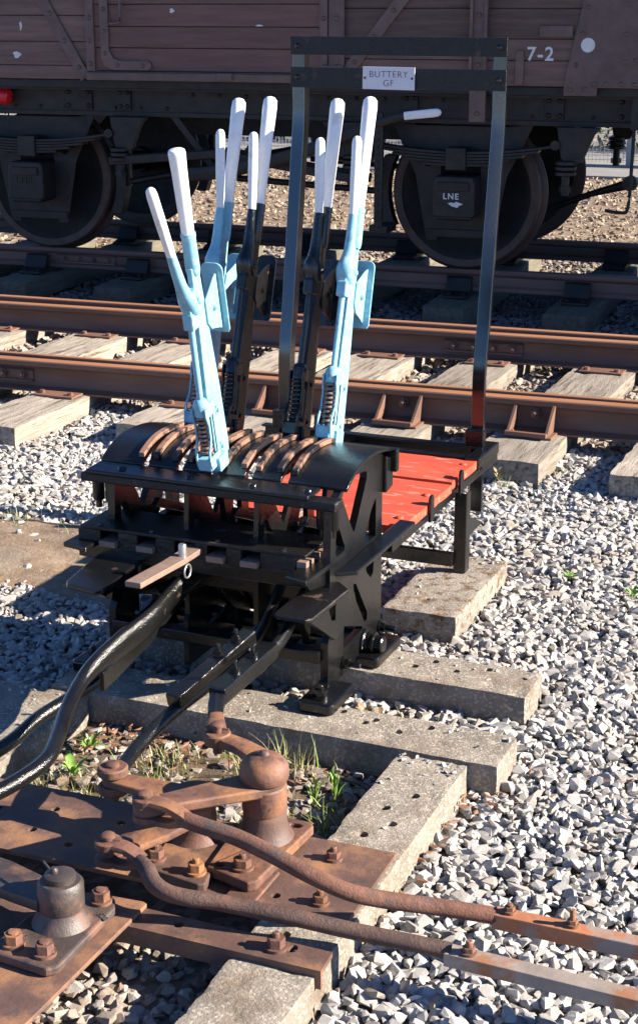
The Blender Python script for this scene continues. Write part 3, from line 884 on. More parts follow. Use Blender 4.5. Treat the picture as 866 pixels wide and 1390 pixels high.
# brackets on the ends
def bracket(pts, z0, z1, nm='bracket', m='black'):
    bm = NB(); prism(bm, pts, z0, z1, 'z'); return ob(nm, bm, m, lf, bev=0.004)
bracket([(0.037, 0.05), (0.092, 0.09), (0.092, 0.60), (0.037, 0.60)], 0.452, 0.466, 'side_angle')
bracket([(-0.045, -0.13), (0.03, -0.15), (0.040, 0.13), (-0.02, 0.14)], 0.488, 0.505, 'end_bracket')
bm = NB(); prism(bm, [(-0.13, 0.488), (0.12, 0.488), (0.10, 0.46), (0.0, 0.44), (-0.10, 0.46)], 0.010, 0.022, 'x'); ob('bracket_web', bm, 'black', lf)
bracket([(-0.035, -0.225), (-0.022, -0.24), (0.068, -0.24), (0.082, -0.225), (0.088, 0.03), (0.038, 0.08), (-0.035, 0.02)], 0.416, 0.430, 'step_plate', 'blackworn')
bm = NB(); prism(bm, [(-0.21, 0.416), (0.04, 0.416), (0.04, 0.27), (0.01, 0.272)], 0.038, 0.056, 'x', [[(-0.04, 0.385), (0.01, 0.385), (0.01, 0.335), (-0.02, 0.345)]]); ob('step_web', bm, 'black', lf, bev=0.002)
bracket([(-0.665, -0.29), (-0.65, -0.31), (-0.55, -0.325), (-0.53, -0.31), (-0.56, 0.02), (-0.70, 0.05), (-0.70, -0.06)], 0.440, 0.456, 'step_plate', 'black')
bm = NB(); prism(bm, [(-0.28, 0.44), (0.04, 0.44), (0.04, 0.25)], -0.63, -0.612, 'x'); ob('step_web', bm, 'black', lf, bev=0.002)
bracket([(-0.79, -0.10), (-0.70, -0.12), (-0.69, 0.10), (-0.78, 0.12)], 0.484, 0.500, 'end_bracket')
# stretchers and inner ironwork
for (y0, y1, z0, z1) in ((-0.02, 0.03, 0.20, 0.235), (0.40, 0.43, 0.16, 0.23), (0.06, 0.09, 0.36, 0.40), (0.40, 0.43, 0.42, 0.47)):
    bm = NB(); box(bm, -0.678, 0.013, y0, y1, z0, z1); ob('stretcher', bm, 'black', lf, bev=0.003)
for i, a in enumerate(SL):
    bm = NB()
    prism(bm, [(0.26, 0.13), (0.31, 0.13), (0.31, 0.22), (0.13, 0.40), (0.10, 0.47), (0.06, 0.47), (0.07, 0.38), (0.22, 0.22)], a - 0.012, a + 0.012, 'x')
    ob('lever_tail', bm, 'black', lf, bev=0.003)
bm = NB(); prism(bm, [(-0.345, 0.36), (-0.30, 0.57), (-0.27, 0.56), (-0.315, 0.34)], 0.455, 0.475, 'z'); ob('rusty_link', bm, 'brass', lf, bev=0.003)
for x in (-0.60, -0.33, -0.10):
    bm = NB(); prism(bm, [(0.10, 0.58), (0.13, 0.60), (0.38, 0.50), (0.38, 0.47)], x, x + 0.02, 'x'); ob('link_bar', bm, 'black', lf, bev=0.003)

# ------------------------------------------------------------------ levers
def D(t, r):              # t = towards the front, r = up along the lever
    return (-t, r)
def lever(x, ang, colour, top, white0, latch, label, group='hand levers of the ground frame'):
    e = empty('lever', (x, PIV[0], PIV[1]), label=label, cat='lever', group=group)
    e.rotation_euler = (-R(ang), 0, 0)
    bm = NB()
    prism(bm, [D(*p) for p in [(0.026, 0.585), (0.034, 0.64), (0.036, 0.90), (0.026, 1.10), (0.024, white0 - 0.10), (-0.020, white0 - 0.10), (-0.034, 1.10), (-0.050, 0.90), (-0.058, 0.70), (-0.050, 0.63), (-0.038, 0.585)]], -0.009, 0.009, 'x')
    ob('blade', bm, colour, e, bev=0.003)
    bm = NB(); prism(bm, [D(*p) for p in [(0.02, 0.02), (0.026, 0.584), (-0.038, 0.584), (-0.025, 0.02)]], -0.009, 0.009, 'x'); ob('blade_foot', bm, 'black', e, bev=0.003)
    bm = NB()
    tube(bm, [(0, 0, white0 - 0.125), (0, 0, white0 - 0.11), (0, 0, white0)], [(0.012, 0.02), (0.0205, 0.0215), (0.0195, 0.0205)], 16)
    tube(bm, [(0, 0, white0 - 0.012), (0, 0, white0)], 0.022, 16)
    ob('socket', bm, colour, e, smooth=40)
    bm = NB()
    f = 0.0235 if top > 1.7 else 0.0235
    ps = [(0.0175, white0), (0.0185, white0 + 0.04), (f * 0.93, top - 0.11), (f, top - 0.035), (f * 0.93, top - 0.013), (f * 0.6, top - 0.003), (f * 0.2, top)]
    if top < 1.7:
        ps = [(0.0185, white0), (0.0195, white0 + 0.04), (f * 0.95, top - 0.06), (f * 1.05, top - 0.012), (f * 0.98, top - 0.003), (f * 0.8, top)]
    lathe(bm, ps, n=20)
    ob('handle', bm, 'white', e, smooth=45)
    # catch rod and handle
    bm = NB()
    tube(bm, [(0, -0.064, 0.88), (0, -0.062, 0.95), (0, -0.056, 1.16)], 0.0095, 12, ref=Vector((1, 0, 0)))
    ob('catch_rod', bm, colour, e, smooth=50)
    bm = NB()
    box(bm, -0.017, 0.017, -0.074, -0.028, 1.115, 1.165)
    box(bm, -0.013, 0.013, -0.070, 0.0, 1.16, 1.19)
    ob('collar', bm, colour, e, bev=0.005)
    (t0, r0), (t1, r1) = latch
    bm = NB()
    pts = spline([(0, -0.040, 1.165), (0, -0.058, 1.205), (0, -0.045 - (t0 - 0.045) * 0.55, 1.26), (0, -t0, r0)], 5)
    tube(bm, pts, interp_r([(0.022, 0.031), (0.023, 0.029), (0.016, 0.018), (0.0135, 0.0135)], 5), 14, ref=Vector((1, 0, 0)))
    ob('catch_lever', bm, colour, e, smooth=50)
    bm = NB()
    d = Vector((0, -(t1 - t0), r1 - r0)); P0 = Vector((0, -t0, r0))
    tube(bm, [P0 + d * q for q in (0, 0.5, 0.9, 0.96, 0.99, 1.0)], [0.0135, 0.0155, 0.0155, 0.0135, 0.009, 0.003], 14, ref=Vector((1, 0, 0)))
    ob('catch_handle', bm, 'white', e, smooth=50)
    bm = NB()
    lathe(bm, [(0.031, -0.015), (0.031, 0.015)], (0, -0.030, 1.20), 'x', 20)
    lathe(bm, [(0.011, -0.030), (0.011, 0.028), (0.007, 0.032)], (0, -0.032, 1.195), 'x', 12)
    ob('joint', bm, colour, e, smooth=35)
    # spring housing
    q_ = 0.055
    out = [D(a, b + q_) for a, b in [(0.028, 0.62), (0.090, 0.62), (0.098, 0.655), (0.096, 0.68), (0.078, 0.715), (0.078, 0.76), (0.088, 0.79), (0.088, 0.815), (0.028, 0.83)]]
    hol = [D(a, b + q_) for a, b in [(0.044, 0.660), (0.088, 0.660), (0.085, 0.682), (0.069, 0.715), (0.069, 0.787), (0.044, 0.787)]]
    for sx_ in (-1, 1):
        bm = NB(); prism(bm, out, sx_ * 0.022 - 0.003, sx_ * 0.022 + 0.003, 'x', [hol]); ob('cheek', bm, colour, e, bev=0.0015)
    bm = NB(); box(bm, -0.022, 0.022, -0.094, -0.03, 0.616 + q_, 0.656 + q_); ob('spring_seat', bm, colour, e, bev=0.004)
    bm = NB(); lathe(bm, [(0.018, 0.788 + q_), (0.0245, 0.792 + q_), (0.0245, 0.825 + q_), (0.018, 0.838 + q_), (0.011, 0.842 + q_)], (0, -0.064, 0), n=18); ob('spring_cap', bm, colour, e, smooth=35)
    bm = NB()
    hp = [(0.0155 * math.cos(q), -0.066 + 0.0155 * math.sin(q), 0.660 + q_ + 0.128 * q / (2 * math.pi * 9)) for q in np.linspace(0, 2 * math.pi * 9, 9 * 14)]
    tube(bm, hp, 0.0042, 6)
    ob('spring', bm, 'black' if colour == 'black' else 'springrust', e, smooth=60)
    bm = NB(); lathe(bm, [(0.009, 0.655 + q_), (0.009, 0.79 + q_)], (0, -0.064, 0), n=10); ob('spring_dark_core', bm, 'under', e, smooth=60)  # dark rod added so the depth behind the coils looks dark
    # catch block riding on the quadrant bars
    bm = NB(); box(bm, -0.040, 0.036, -0.062, -0.004, 0.655, 0.700)
    o = ob('catch_block', bm, colour, e, bev=0.004)
    for r in (0.715, 0.835):
        hexbolt('bolt', (0.010, -0.004, r), colour, e, axis='x', r=0.014, h=0.010, stud=0.006, sr=0.007)
    # badge plate standing behind the blade
    bm = NB()
    W = 0.035
    pl = [(-W, 1.045), (-W + 0.006, 1.035), (W - 0.006, 1.035), (W, 1.045), (W, 1.225)] + [(W - 0.022 + 0.022 * math.cos(q), 1.230 + 0.022 * math.sin(q)) for q in np.linspace(0.2, math.pi / 2, 5)] + [(-W + 0.022 - 0.022 * math.cos(q), 1.230 + 0.022 * math.sin(q)) for q in np.linspace(math.pi / 2, 0.2, 5)]
    prism(bm, pl, 0.108, 0.114, 'y')
    ob('badge_plate', bm, colour, e, bev=0.002)
    bm = NB()
    prism(bm, [D(*p) for p in [(-0.022, 1.10), (-0.040, 1.075), (-0.085, 1.06), (-0.106, 1.05), (-0.106, 1.225), (-0.085, 1.215), (-0.050, 1.19), (-0.022, 1.17)]], 0.009, 0.015, 'x')
    ob('plate_bracket', bm, colour, e, bev=0.002)
    hexbolt('bolt', (0.015, 0.07, 1.13), colour, e, axis='x', r=0.008, h=0.006, stud=0.003, sr=0.004)
    return e
std = ((0.048, 1.375), (0.098, 1.612))
lever(SL[0], 16.9, 'blue', 1.742, 1.40, ((0.050, 1.375), (0.112, 1.615)), 'light blue lever with white handles, leftmost of the four leaning back')
lever(SL[1], 16.7, 'black', 1.748, 1.40, std, 'black lever with white handles, beside the leftmost light blue one')
lever(SL[2], -13.6, 'blue', 1.625, 1.385, ((0.112, 1.362), (0.172, 1.575)), 'light blue lever pulled forward towards the viewer, in front of all others')
lever(SL[3], 16.9, 'black', 1.748, 1.40, ((0.052, 1.375), (0.108, 1.600)), 'black lever with white handles, just right of the left handrail post')
lever(SL[4], 16.3, 'blue', 1.752, 1.40, ((0.040, 1.375), (0.078, 1.612)), 'light blue lever with white handles, rightmost of all, in full sun')

# ------------------------------------------------------------------ platform with red boards
pf = empty('operator_platform', (0, 0, 0), label='low black iron platform with red painted boards behind the lever frame', cat='platform')
for (y0, y1, x1, dz) in ((0.573, 1.085, 0.055, 0.0), (1.108, 1.40, 0.048, 0.002)):
    bm = rough_block(x1 + 0.53, y1 - y0, 0.032, 0.045, 0.004, 0.0012, y0, 0.002)
    o = ob('board', bm, 'red', pf, smooth=35)
    o.location = (-0.53, y0, 0.418 + dz)
for y in (0.66, 0.93, 1.17, 1.34):
    for x in (0.015, -0.35):
        bm = NB()
        lathe(bm, [(0.015, 0.450), (0.013, 0.4535), (0.006, 0.456)], (x, y, 0), n=14)
        ob('board_bolt', bm, 'red', pf, smooth=50)
bm = NB()
box(bm, 0.022, 0.050, 0.50, 1.66, 0.385, 0.4165)
ob('side_rail', bm, 'black', pf, bev=0.003)
bm = NB(); box(bm, -0.53, -0.50, 0.50, 1.66, 0.385, 0.4165); ob('side_rail', bm, 'black', pf, bev=0.003)
for y in (0.84, 1.165):
    bm = NB(); prism(bm, [(y - 0.018, 0.39), (y + 0.018, 0.39), (y + 0.018, 0.468), (y + 0.008, 0.482), (y - 0.008, 0.482), (y - 0.018, 0.468)], 0.058, 0.068, 'x'); ob('clip', bm, 'black', pf, bev=0.002)
for x in (0.045, -0.56):
    bm = NB()
    box(bm, x, x + 0.045, 1.150, 1.158, 0.1015, 0.40)
    box(bm, x + 0.037, x + 0.045, 1.158, 1.20, 0.1015, 0.40)
    ob('leg', bm, 'black', pf, bev=0.002)
bm = NB(); box(bm, -0.53, 0.048, 1.128, 1.149, 0.128, 0.180); ob('cross_bar', bm, 'black', pf, bev=0.003)
for (y0, y1, z0, z1, x0) in ((1.425, 1.465, 0.405, 0.452, -0.84), (1.60, 1.606, 0.40, 0.455, -0.90), (1.565, 1.60, 0.448, 0.455, -0.90)):
    bm = NB(); box(bm, x0, 0.05, y0, y1, z0, z1); ob('back_angle', bm, 'black', pf, bev=0.002)
bm = NB(); box(bm, 0.0, 0.055, 1.40, 1.66, 0.417, 0.46); ob('corner_piece', bm, 'black', pf, bev=0.004)
bm = NB(); prism(bm, [(1.22, 0.30), (1.22, 0.20), (1.46, 0.20)], 0.05, 0.06, 'x'); ob('gusset', bm, 'black', pf)

# ------------------------------------------------------------------ handrail
hr = empty('handrail', (0, 0, 0), label='tall black iron handrail frame with two flat top bars behind the levers', cat='handrail')
def post(x0, x1, parent, th=0.02):
    prof = [(1.60, 0.19), (1.60, 0.50), (1.595, 0.62), (1.597, 0.72), (1.608, 0.80), (1.63, 0.90), (1.725, 1.50), (1.742, 1.60), (1.748, 1.68), (1.748, 1.945)]
    bm = NB()
    a = [bm.verts.new((x0, y, z)) for y, z in prof] 
    b = [bm.verts.new((x1, y, z)) for y, z in prof]
    c = [bm.verts.new((x0, y + th, z)) for y, z in prof]
    d = [bm.verts.new((x1, y + th, z)) for y, z in prof]
    for i in range(len(prof) - 1):
        for P, Q in ((a, b), (b, d), (d, c), (c, a)):
            bm.faces.new((P[i], Q[i], Q[i + 1], P[i + 1]))
    bm.faces.new((a[0], b[0], d[0], c[0])); bm.faces.new((a[-1], b[-1], d[-1], c[-1]))
    return ob('post', bm, 'postblack', parent, smooth=25, bev=0.002)
post(-0.040, 0.009, hr)
post(-0.838, -0.789, hr, 0.052)
for z0, z1 in ((1.878, 1.945), (1.757, 1.832)):
    bm = NB(); box(bm, -0.842, 0.012, 1.739, 1.7475, z0, z1); ob('top_bar', bm, 'blackworn', hr, bev=0.002)
for x in (-0.016, -0.814):
    for z in (1.91, 1.795):
        bm = NB(); lathe(bm, [(0.011, 0), (0.009, -0.005), (0.003, -0.007)], (x, 1.739, z), 'y', 10); ob('rivet', bm, 'black', hr, smooth=50)
bm = NB(); box(bm, -0.052, 0.02, 1.56, 1.60, 0.455, 0.52); ob('post_cleat', bm, 'black', hr, bev=0.003)
bm = NB(); box(bm, -0.85, -0.78, 1.56, 1.60, 0.455, 0.52); ob('post_cleat', bm, 'black', hr, bev=0.003)
sg = empty('name_sign', (-0.44, 1.7335, 1.7965), label='small white sign reading BUTTERY GF on the lower handrail bar', cat='sign')
bm = NB()
prism(bm, [(-0.104, -0.0405), (0.103, -0.0425), (0.104, 0.0400), (-0.103, 0.0415)], -0.002, 0.0015, 'y')
ob('plate', bm, 'signwhite', sg, bev=0.001)
RX = Matrix.Rotation(R(90), 4, 'X')
text_mesh('lettering', 'BUTTERY', 0.034, 'ink', sg, Matrix.Translation((0.0, -0.0028, 0.013)) @ RX, 0.0003, -0.0006, 1.12)
text_mesh('lettering', 'GF', 0.034, 'ink', sg, Matrix.Translation((0.0, -0.0028, -0.019)) @ RX, 0.0003, -0.0006, 1.12)
for x in (-0.094, 0.093):
    bm = NB(); lathe(bm, [(0.005, 0), (0.004, -0.003)], (x, -0.002, 0), 'y', 10); ob('screw', bm, 'rust' if x < 0 else 'ink', sg, smooth=50)

# ------------------------------------------------------------------ track
def rail_profile(kind='flat'):
    if kind == 'flat':
        h = [(0.07, 0), (0.07, 0.008), (0.02, 0.022), (0.009, 0.04), (0.009, 0.108), (0.02, 0.122), (0.035, 0.128), (0.036, 0.150), (0.031, 0.1575), (0.020, 0.159)]
    else:
        h = [(0.026, 0), (0.033, 0.008), (0.033, 0.030), (0.010, 0.045), (0.010, 0.100), (0.030, 0.112), (0.035, 0.118), (0.035, 0.140), (0.030, 0.147), (0.020, 0.149)]
    return h + [(-x, z) for x, z in reversed(h)]
def rail(s0, s1, n0, n1, ztop, kind, m, headm, label, closed=True, scale=1.0):
    L = math.hypot(s1 - s0, n1 - n0); a = math.atan2(n1 - n0, s1 - s0)
    pr = rail_profile(kind)
    H_ = max(z for _, z in pr)
    e = empty('rail', T(s0, n0, ztop - H_), DEL + a, label, 'rail', 'running rails')
    bm = NB()
    k = 60
    rings = []
    for i in range(k + 1):
        x = L * i / k
        wob = 0.002 * noise.noise(Vector((x * 0.7, n0, 3)))
        rings.append([bm.verts.new((x, y * scale + wob, z + 0.0015 * noise.noise(Vector((x, n0 * 2, 7))))) for y, z in pr])
    n = len(pr)
    for A, B in zip(rings, rings[1:]):
        for i in range(n):
            j = (i + 1) % n
            f = bm.faces.new((A[i], A[j], B[j], B[i]))
            if min(pr[i][1], pr[j][1]) > H_ - 0.012:
                f.material_index = 1
    bm.faces.new(rings[0]); bm.faces.new(rings[-1])
    o = ob('rail_section', bm, None, e, smooth=40)
    o.data.materials.append(M[m]); o.data.materials.append(M[headm])
    return e
r1 = rail(-14, 8, 7.245, 7.285, 0.270, 'flat', 'rail', 'railhead', 'nearest rusty rail with brace chairs, just behind the lever frame')
r2 = rail(-14, 1.2, 7.405 + 0.03, 7.355, 0.270, 'flat', 'rail', 'railhead', 'switch blade lying close behind the nearest rail', scale=0.55)
r3 = rail(-14, 8, 8.66, 8.80, 0.270, 'flat', 'rail', 'railhead', 'far rail of the first track with a bolted fishplate')
r4 = rail(-14, 1.2, 8.96, 8.90, 0.270, 'flat', 'rail', 'railhead', 'rusty rail running close beyond the fishplated one', scale=0.8)
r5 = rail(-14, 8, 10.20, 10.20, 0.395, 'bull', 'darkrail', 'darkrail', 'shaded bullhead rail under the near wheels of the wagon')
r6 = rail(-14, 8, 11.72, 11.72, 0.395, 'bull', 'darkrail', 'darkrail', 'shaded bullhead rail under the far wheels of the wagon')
def fishplate(e, s, sorig, y, zb, nb=4, m='rail', L=0.46, side=-1, z0=0.045, z1=0.105):
    x = s - sorig
    bm = NB()
    prism(bm, [(side * 0.012, z0), (side * 0.030, z0 - 0.006), (side * 0.030, z0 + 0.004), (side * 0.018, z0 + 0.012), (side * 0.018, z1 - 0.006), (side * 0.030, z1), (side * 0.012, z1 + 0.008)], x, x + L, 'x')
    ob('fishplate', bm, m, e, bev=0.002)
    for i in range(nb):
        hexbolt('fishbolt', (x + L * (i + 0.5) / nb, side * 0.02, (z0 + z1) / 2), m, e, axis='-y', r=0.019, h=0.022, stud=0.012, sr=0.010, ang=0.3 * i)
fishplate(r3, -2.24, -14, 0, 0)
fishplate(r1, -4.55, -14, 0, 0)
fishplate(r5, -5.50, -14, 0, 0, m='darkrail', z0=0.045, z1=0.10)

TIMB = []
def timber(sc, n0, n1, ztop, w_, h_, m, label, group, skew=0.0, seed=0, step=0.045, rnd=0.012):
    L = n1 - n0
    e = empty('sleeper', T(sc + skew * 0, (n0 + n1) / 2, ztop - h_), DEL + skew, label, 'sleeper', group)
    bm = rough_block(w_, L, h_, step, rnd, 0.004, seed)
    bmesh.ops.translate(bm, vec=(-w_ / 2, -L / 2, 0), verts=bm.verts)
    ob('timber', bm, m, e, smooth=35)
    TIMB.append((sc, (n0 + n1) / 2, skew, w_ / 2, L / 2, ztop, m))
    return e
def place(e, s, n):
    """local point of a sleeper (its axes: x across, y along)"""
    ex, ey, ez = e.location; a = e.rotation_euler[2]
    X, Y, _ = T(s, n)
    dx, dy = X - ex, Y - ey
    return dx * math.cos(a) + dy * math.sin(a), -dx * math.sin(a) + dy * math.cos(a)
t1s = [(-5.8, 6.55), (-5.13, 6.5), (-4.45, 6.5), (-3.84, 6.50), (-3.10, 6.72), (-2.62, 6.75), (-2.0, 6.72), (-1.35, 6.70), (-0.68, 6.62), (0.0, 6.7)]
names1 = {0: 'weathered sleeper second beyond the left edge', 1: 'weathered sleeper showing only beside the far rail at the left edge', 10: 'weathered sleeper just beyond the right edge', 3: 'long weathered sleeper end at the left edge, with a baseplate by the rail', 4: 'weathered sleeper whose end hides behind the curved frame top',
          7: 'cracked weathered sleeper end with weeds, right of the platform', 8: 'pale weathered sleeper crossing the right edge of the picture',
          6: 'weathered sleeper behind the right handrail post', 5: 'weathered sleeper seen between the right levers', 2: 'weathered sleeper with its near end beyond the left edge'}
for i, (s, n0) in enumerate(t1s):
    e = timber(s, n0, 9.45, 0.114, 0.325 + 0.02 * (i % 3), 0.13, 'timber', names1.get(i, 'weathered sleeper of the first track, beyond the edge of the picture'), 'sleepers of the first track', skew=-R(4.0), seed=i)
    for nr in (7.26, 8.73):
        x, y = place(e, s - 0.07 * (nr - 7.9) * -1, nr)
        bm = NB(); box(bm, -0.12, 0.12, y - 0.17, y + 0.14, 0.131, 0.141); ob('baseplate', bm, 'rail', e, bev=0.002)
        for sx_ in (-0.085, 0.085):
            hexbolt('screw', (sx_, y - 0.125, 0.144), 'rail', e, r=0.014, h=0.012, stud=0)
        if nr < 8 and i in (7, 6, 5):
            for sx_ in (-0.10, 0.085):
                bm = NB(); prism(bm, [(y - 0.175, 0.142), (y - 0.02, 0.142), (y - 0.02, 0.262), (y - 0.03, 0.262)], sx_, sx_ + 0.016, 'x'); ob('brace', bm, 'rail', e, bev=0.002)
            hexbolt('brace_bolt', (0.0, y - 0.012, 0.215), 'rail', e, axis='-y', r=0.022, h=0.024, stud=0.014, sr=0.012)
            bm = NB(); box(bm, -0.10, 0.10, y - 0.19, y - 0.165, 0.142, 0.162); ob('brace_rib', bm, 'rail', e, bev=0.002)
t2s = [-6.42, -5.64, -4.85, -4.08, -3.30, -2.52, -1.72, -0.95]
for i, s in enumerate(t2s):
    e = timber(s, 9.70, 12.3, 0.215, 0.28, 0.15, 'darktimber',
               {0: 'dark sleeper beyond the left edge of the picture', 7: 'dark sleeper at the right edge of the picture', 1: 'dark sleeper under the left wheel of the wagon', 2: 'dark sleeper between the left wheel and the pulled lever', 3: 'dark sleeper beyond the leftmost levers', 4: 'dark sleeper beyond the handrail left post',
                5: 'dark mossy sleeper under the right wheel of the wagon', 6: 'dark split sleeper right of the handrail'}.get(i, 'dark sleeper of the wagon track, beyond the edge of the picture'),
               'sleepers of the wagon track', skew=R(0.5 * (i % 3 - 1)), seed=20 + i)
    for nr in (10.20, 11.72):
        x, y = place(e, s, nr)
        bm = NB()
        prism(bm, [(y - 0.19, 0.151), (y + 0.19, 0.151), (y + 0.19, 0.172), (y + 0.10, 0.185), (y + 0.06, 0.28), (y + 0.042, 0.29), (y + 0.042, 0.185), (y - 0.042, 0.185), (y - 0.042, 0.285), (y - 0.07, 0.275), (y - 0.11, 0.19), (y - 0.19, 0.172)], -0.085, 0.085, 'x')
        ob('rail_chair', bm, 'under', e, bev=0.006)
        bm = NB(); box(bm, -0.11, 0.11, y + 0.012, y + 0.040, 0.20, 0.27); ob('key', bm, 'darktimber', e, bev=0.003)
        for sx_ in (-0.05, 0.05):
            hexbolt('chair_screw', (sx_, y - 0.15, 0.172), 'under', e, r=0.016, h=0.016, stud=0)

# ------------------------------------------------------------------ wagon
wg = empty('railway_wagon', T(-3.9, 9.75, 0.0), DEL, 'brown planked open goods wagon with a dark underframe standing on the second track', 'wagon')
S0 = -3.9
def X(s): return s - S0
NBODY = 0.0     # local y of the body side; y grows away from the viewer
def wpart(name, bm, m, bev=0.0, smooth=None, parent=None): return ob(name, bm, m, parent or wg, smooth=smooth, bev=bev)
LEFT, RIGHT = -6.62, -1.34
D0, D1 = -4.93, -3.24
zs_side = [1.590, 1.680, 1.833, 2.000, 2.17, 2.34, 2.51, 2.68]
zs_r = [1.590, 1.742, 1.868, 2.045, 2.20, 2.36, 2.52, 2.68]
zs_door = [1.60, 1.650, 1.797, 1.931, 2.07, 2.21, 2.36, 2.52, 2.68]
for (a, b, zs, m, yo) in ((LEFT, D0 - 0.03, zs_side, 'plank', 0.0), (D1 + 0.02, RIGHT, zs_r, 'plank', 0.0), (D0, D1, zs_door, 'doorplank', -0.02)):
    for i, (z0, z1) in enumerate(zip(zs, zs[1:])):
        bm = NB(); box(bm, X(a), X(b), yo + 0.002 * (i % 2), 0.05, z0 + 0.002, z1 - 0.002); wpart('plank', bm, m, 0.004)
    bm = NB(); box(bm, X(a), X(b), 0.0505, 0.06, zs[0], zs[-1]); wpart('light_stop', bm, 'plank')  # unseen backing added to stop sun leaking between the planks
# back side, ends, floor
for i, (z0, z1) in enumerate(zip(zs_side, zs_side[1:])):
    bm = NB(); box(bm, X(LEFT), X(RIGHT), 2.34, 2.40, z0 + 0.004, z1 - 0.004); wpart('plank', bm, 'plank', 0.004)
    for xx in (LEFT, RIGHT - 0.06):
        bm = NB(); box(bm, X(xx), X(xx) + 0.06, 0.06, 2.34, z0 + 0.004, z1 - 0.004); wpart('plank', bm, 'plank', 0.004)
bm = NB(); box(bm, X(LEFT) + 0.06, X(RIGHT) - 0.06, 0.06, 2.34, 1.52, 1.60); wpart('floor', bm, 'under')
# curb rail / bottom door stop
bm = NB(); box(bm, X(D0 - 0.03), X(D1 + 0.1), -0.055, -0.022, 1.590, 1.640); wpart('curb_rail', bm, 'wagiron', 0.004)
bm = NB(); box(bm, X(LEFT), X(RIGHT), 0.03, 0.20, 1.535, 1.588); wpart('side_sill', bm, 'under', 0.004)
# vertical ironwork
def vstrap(s, w_, z0, z1, y=-0.012, th=0.012, m='wagiron', rivets=True, nm='iron_strap'):
    bm = NB(); box(bm, X(s) - w_ / 2, X(s) + w_ / 2, y - th, y, z0, z1); o = wpart(nm, bm, m, 0.002)
    if rivets:
        z = z0 + 0.05
        while z < z1:
            b2 = NB(); lathe(b2, [(0.016, y - th), (0.013, y - th - 0.008), (0.005, y - th - 0.012)], (X(s), 0, z), 'y', 10)
            ob('rivet', b2, m, o, smooth=50)
            z += 0.145
vstrap(D0 - 0.005, 0.06, 1.645, 2.66, y=-0.024)
vstrap(D1 + 0.01, 0.10, 1.645, 2.66, y=-0.024)
vstrap(D1 - 0.075, 0.05, 1.645, 2.66, y=-0.024)
vstrap(-2.325, 0.10, 1.375, 2.66, y=-0.004, th=0.030)
vstrap(-2.37, 0.018, 1.59, 2.66, y=-0.034, th=0.02, rivets=False)
vstrap(-2.28, 0.018, 1.59, 2.66, y=-0.034, th=0.02, rivets=False)
# curved corner iron on the door
bm = NB()
prism(bm, [(X(-4.86), 2.30), (X(-4.80), 2.30), (X(-4.80), 1.78), (X(-4.77), 1.73), (X(-4.72), 1.715), (X(-4.52), 1.715), (X(-4.50), 1.70), (X(-4.50), 1.67), (X(-4.52), 1.655), (X(-4.78), 1.655), (X(-4.84), 1.68), (X(-4.86), 1.73)], -0.036, -0.024, 'y')
o = wpart('corner_iron', bm, 'wagiron', 0.003)
for (s, z) in ((-4.83, 2.2), (-4.83, 2.04), (-4.83, 1.9), (-4.83, 1.76), (-4.74, 1.685), (-4.56, 1.685)):
    b2 = NB(); lathe(b2, [(0.015, -0.036), (0.012, -0.044), (0.004, -0.047)], (X(s), 0, z), 'y', 10); ob('rivet', b2, 'wagiron', o, smooth=50)
bm = NB(); tube(bm, spline([(X(-4.78), -0.03, 1.965), (X(-4.77), -0.06, 1.95), (X(-4.72), -0.06, 1.955), (X(-4.70), -0.06, 1.99), (X(-4.70), -0.06, 2.3)], 5), 0.010, 8); wpart('door_hook', bm, 'wagiron', smooth=60)
# diagonals
def diag(s0, z0, s1, z1, w_=0.075, nm='diagonal_strap'):
    d = Vector((s1 - s0, z1 - z0)); L = d.length; a = math.atan2(d.y, d.x)
    mt = Matrix.Translation((X(s0), 0, z0)) @ Matrix.Rotation(-a, 4, 'Y')
    bm = NB(); box(bm, 0, L, -0.014, -0.002, -w_ / 2, w_ / 2, mt); o = wpart(nm, bm, 'wagiron', 0.002)
    k = int(L / 0.2)
    for i in range(k):
        p = mt @ Vector((0.08 + i * 0.2, 0, 0))
        b2 = NB(); lathe(b2, [(0.016, -0.014), (0.013, -0.022), (0.005, -0.026)], (p.x, 0, p.z), 'y', 10); ob('rivet', b2, 'wagiron', o, smooth=50)
diag(-4.99, 1.60, -5.62, 2.66)
diag(-3.17, 1.66, -2.45, 2.55)
# corner plate with round white blob
bm = NB()
prism(bm, [(X(-1.80), 1.540), (X(-1.60), 1.540), (X(-1.60), 1.588), (X(RIGHT), 1.588), (X(RIGHT), 2.66), (X(-1.70), 2.66), (X(-1.70), 2.1), (X(-1.80), 1.62)], -0.016, -0.004, 'y')
cp = wpart('corner_plate', bm, 'wagiron', 0.002)
for (s, z) in ((-1.76, 1.575), (-1.67, 1.58), (-1.62, 1.61), (-1.55, 1.61), (-1.46, 1.61), (-1.38, 1.61), (-1.73, 1.72), (-1.70, 1.90), (-1.44, 1.90), (-1.44, 1.74), (-1.67, 2.05), (-1.44, 2.07), (-1.38, 1.75)):
    b2 = NB(); lathe(b2, [(0.015, -0.016), (0.012, -0.024), (0.004, -0.028)], (X(s), 0, z), 'y', 10); ob('rivet', b2, 'wagiron', cp, smooth=50)
bm = NB(); lathe(bm, [(0.042, -0.0165), (0.042, -0.0185)], (X(-1.665), 0, 1.835), 'y', 22); ob('white_disc', bm, 'paintmark', cp)
bm = NB(); box(bm, X(-1.96), X(-1.76), -0.014, 0, 1.88, 1.945); wpart('batten', bm, 'wagiron', 0.003)
bm = NB(); box(bm, X(-2.10), X(-2.05), -0.014, -0.002, 1.60, 1.80); wpart('iron_strap', bm, 'wagiron', 0.002)
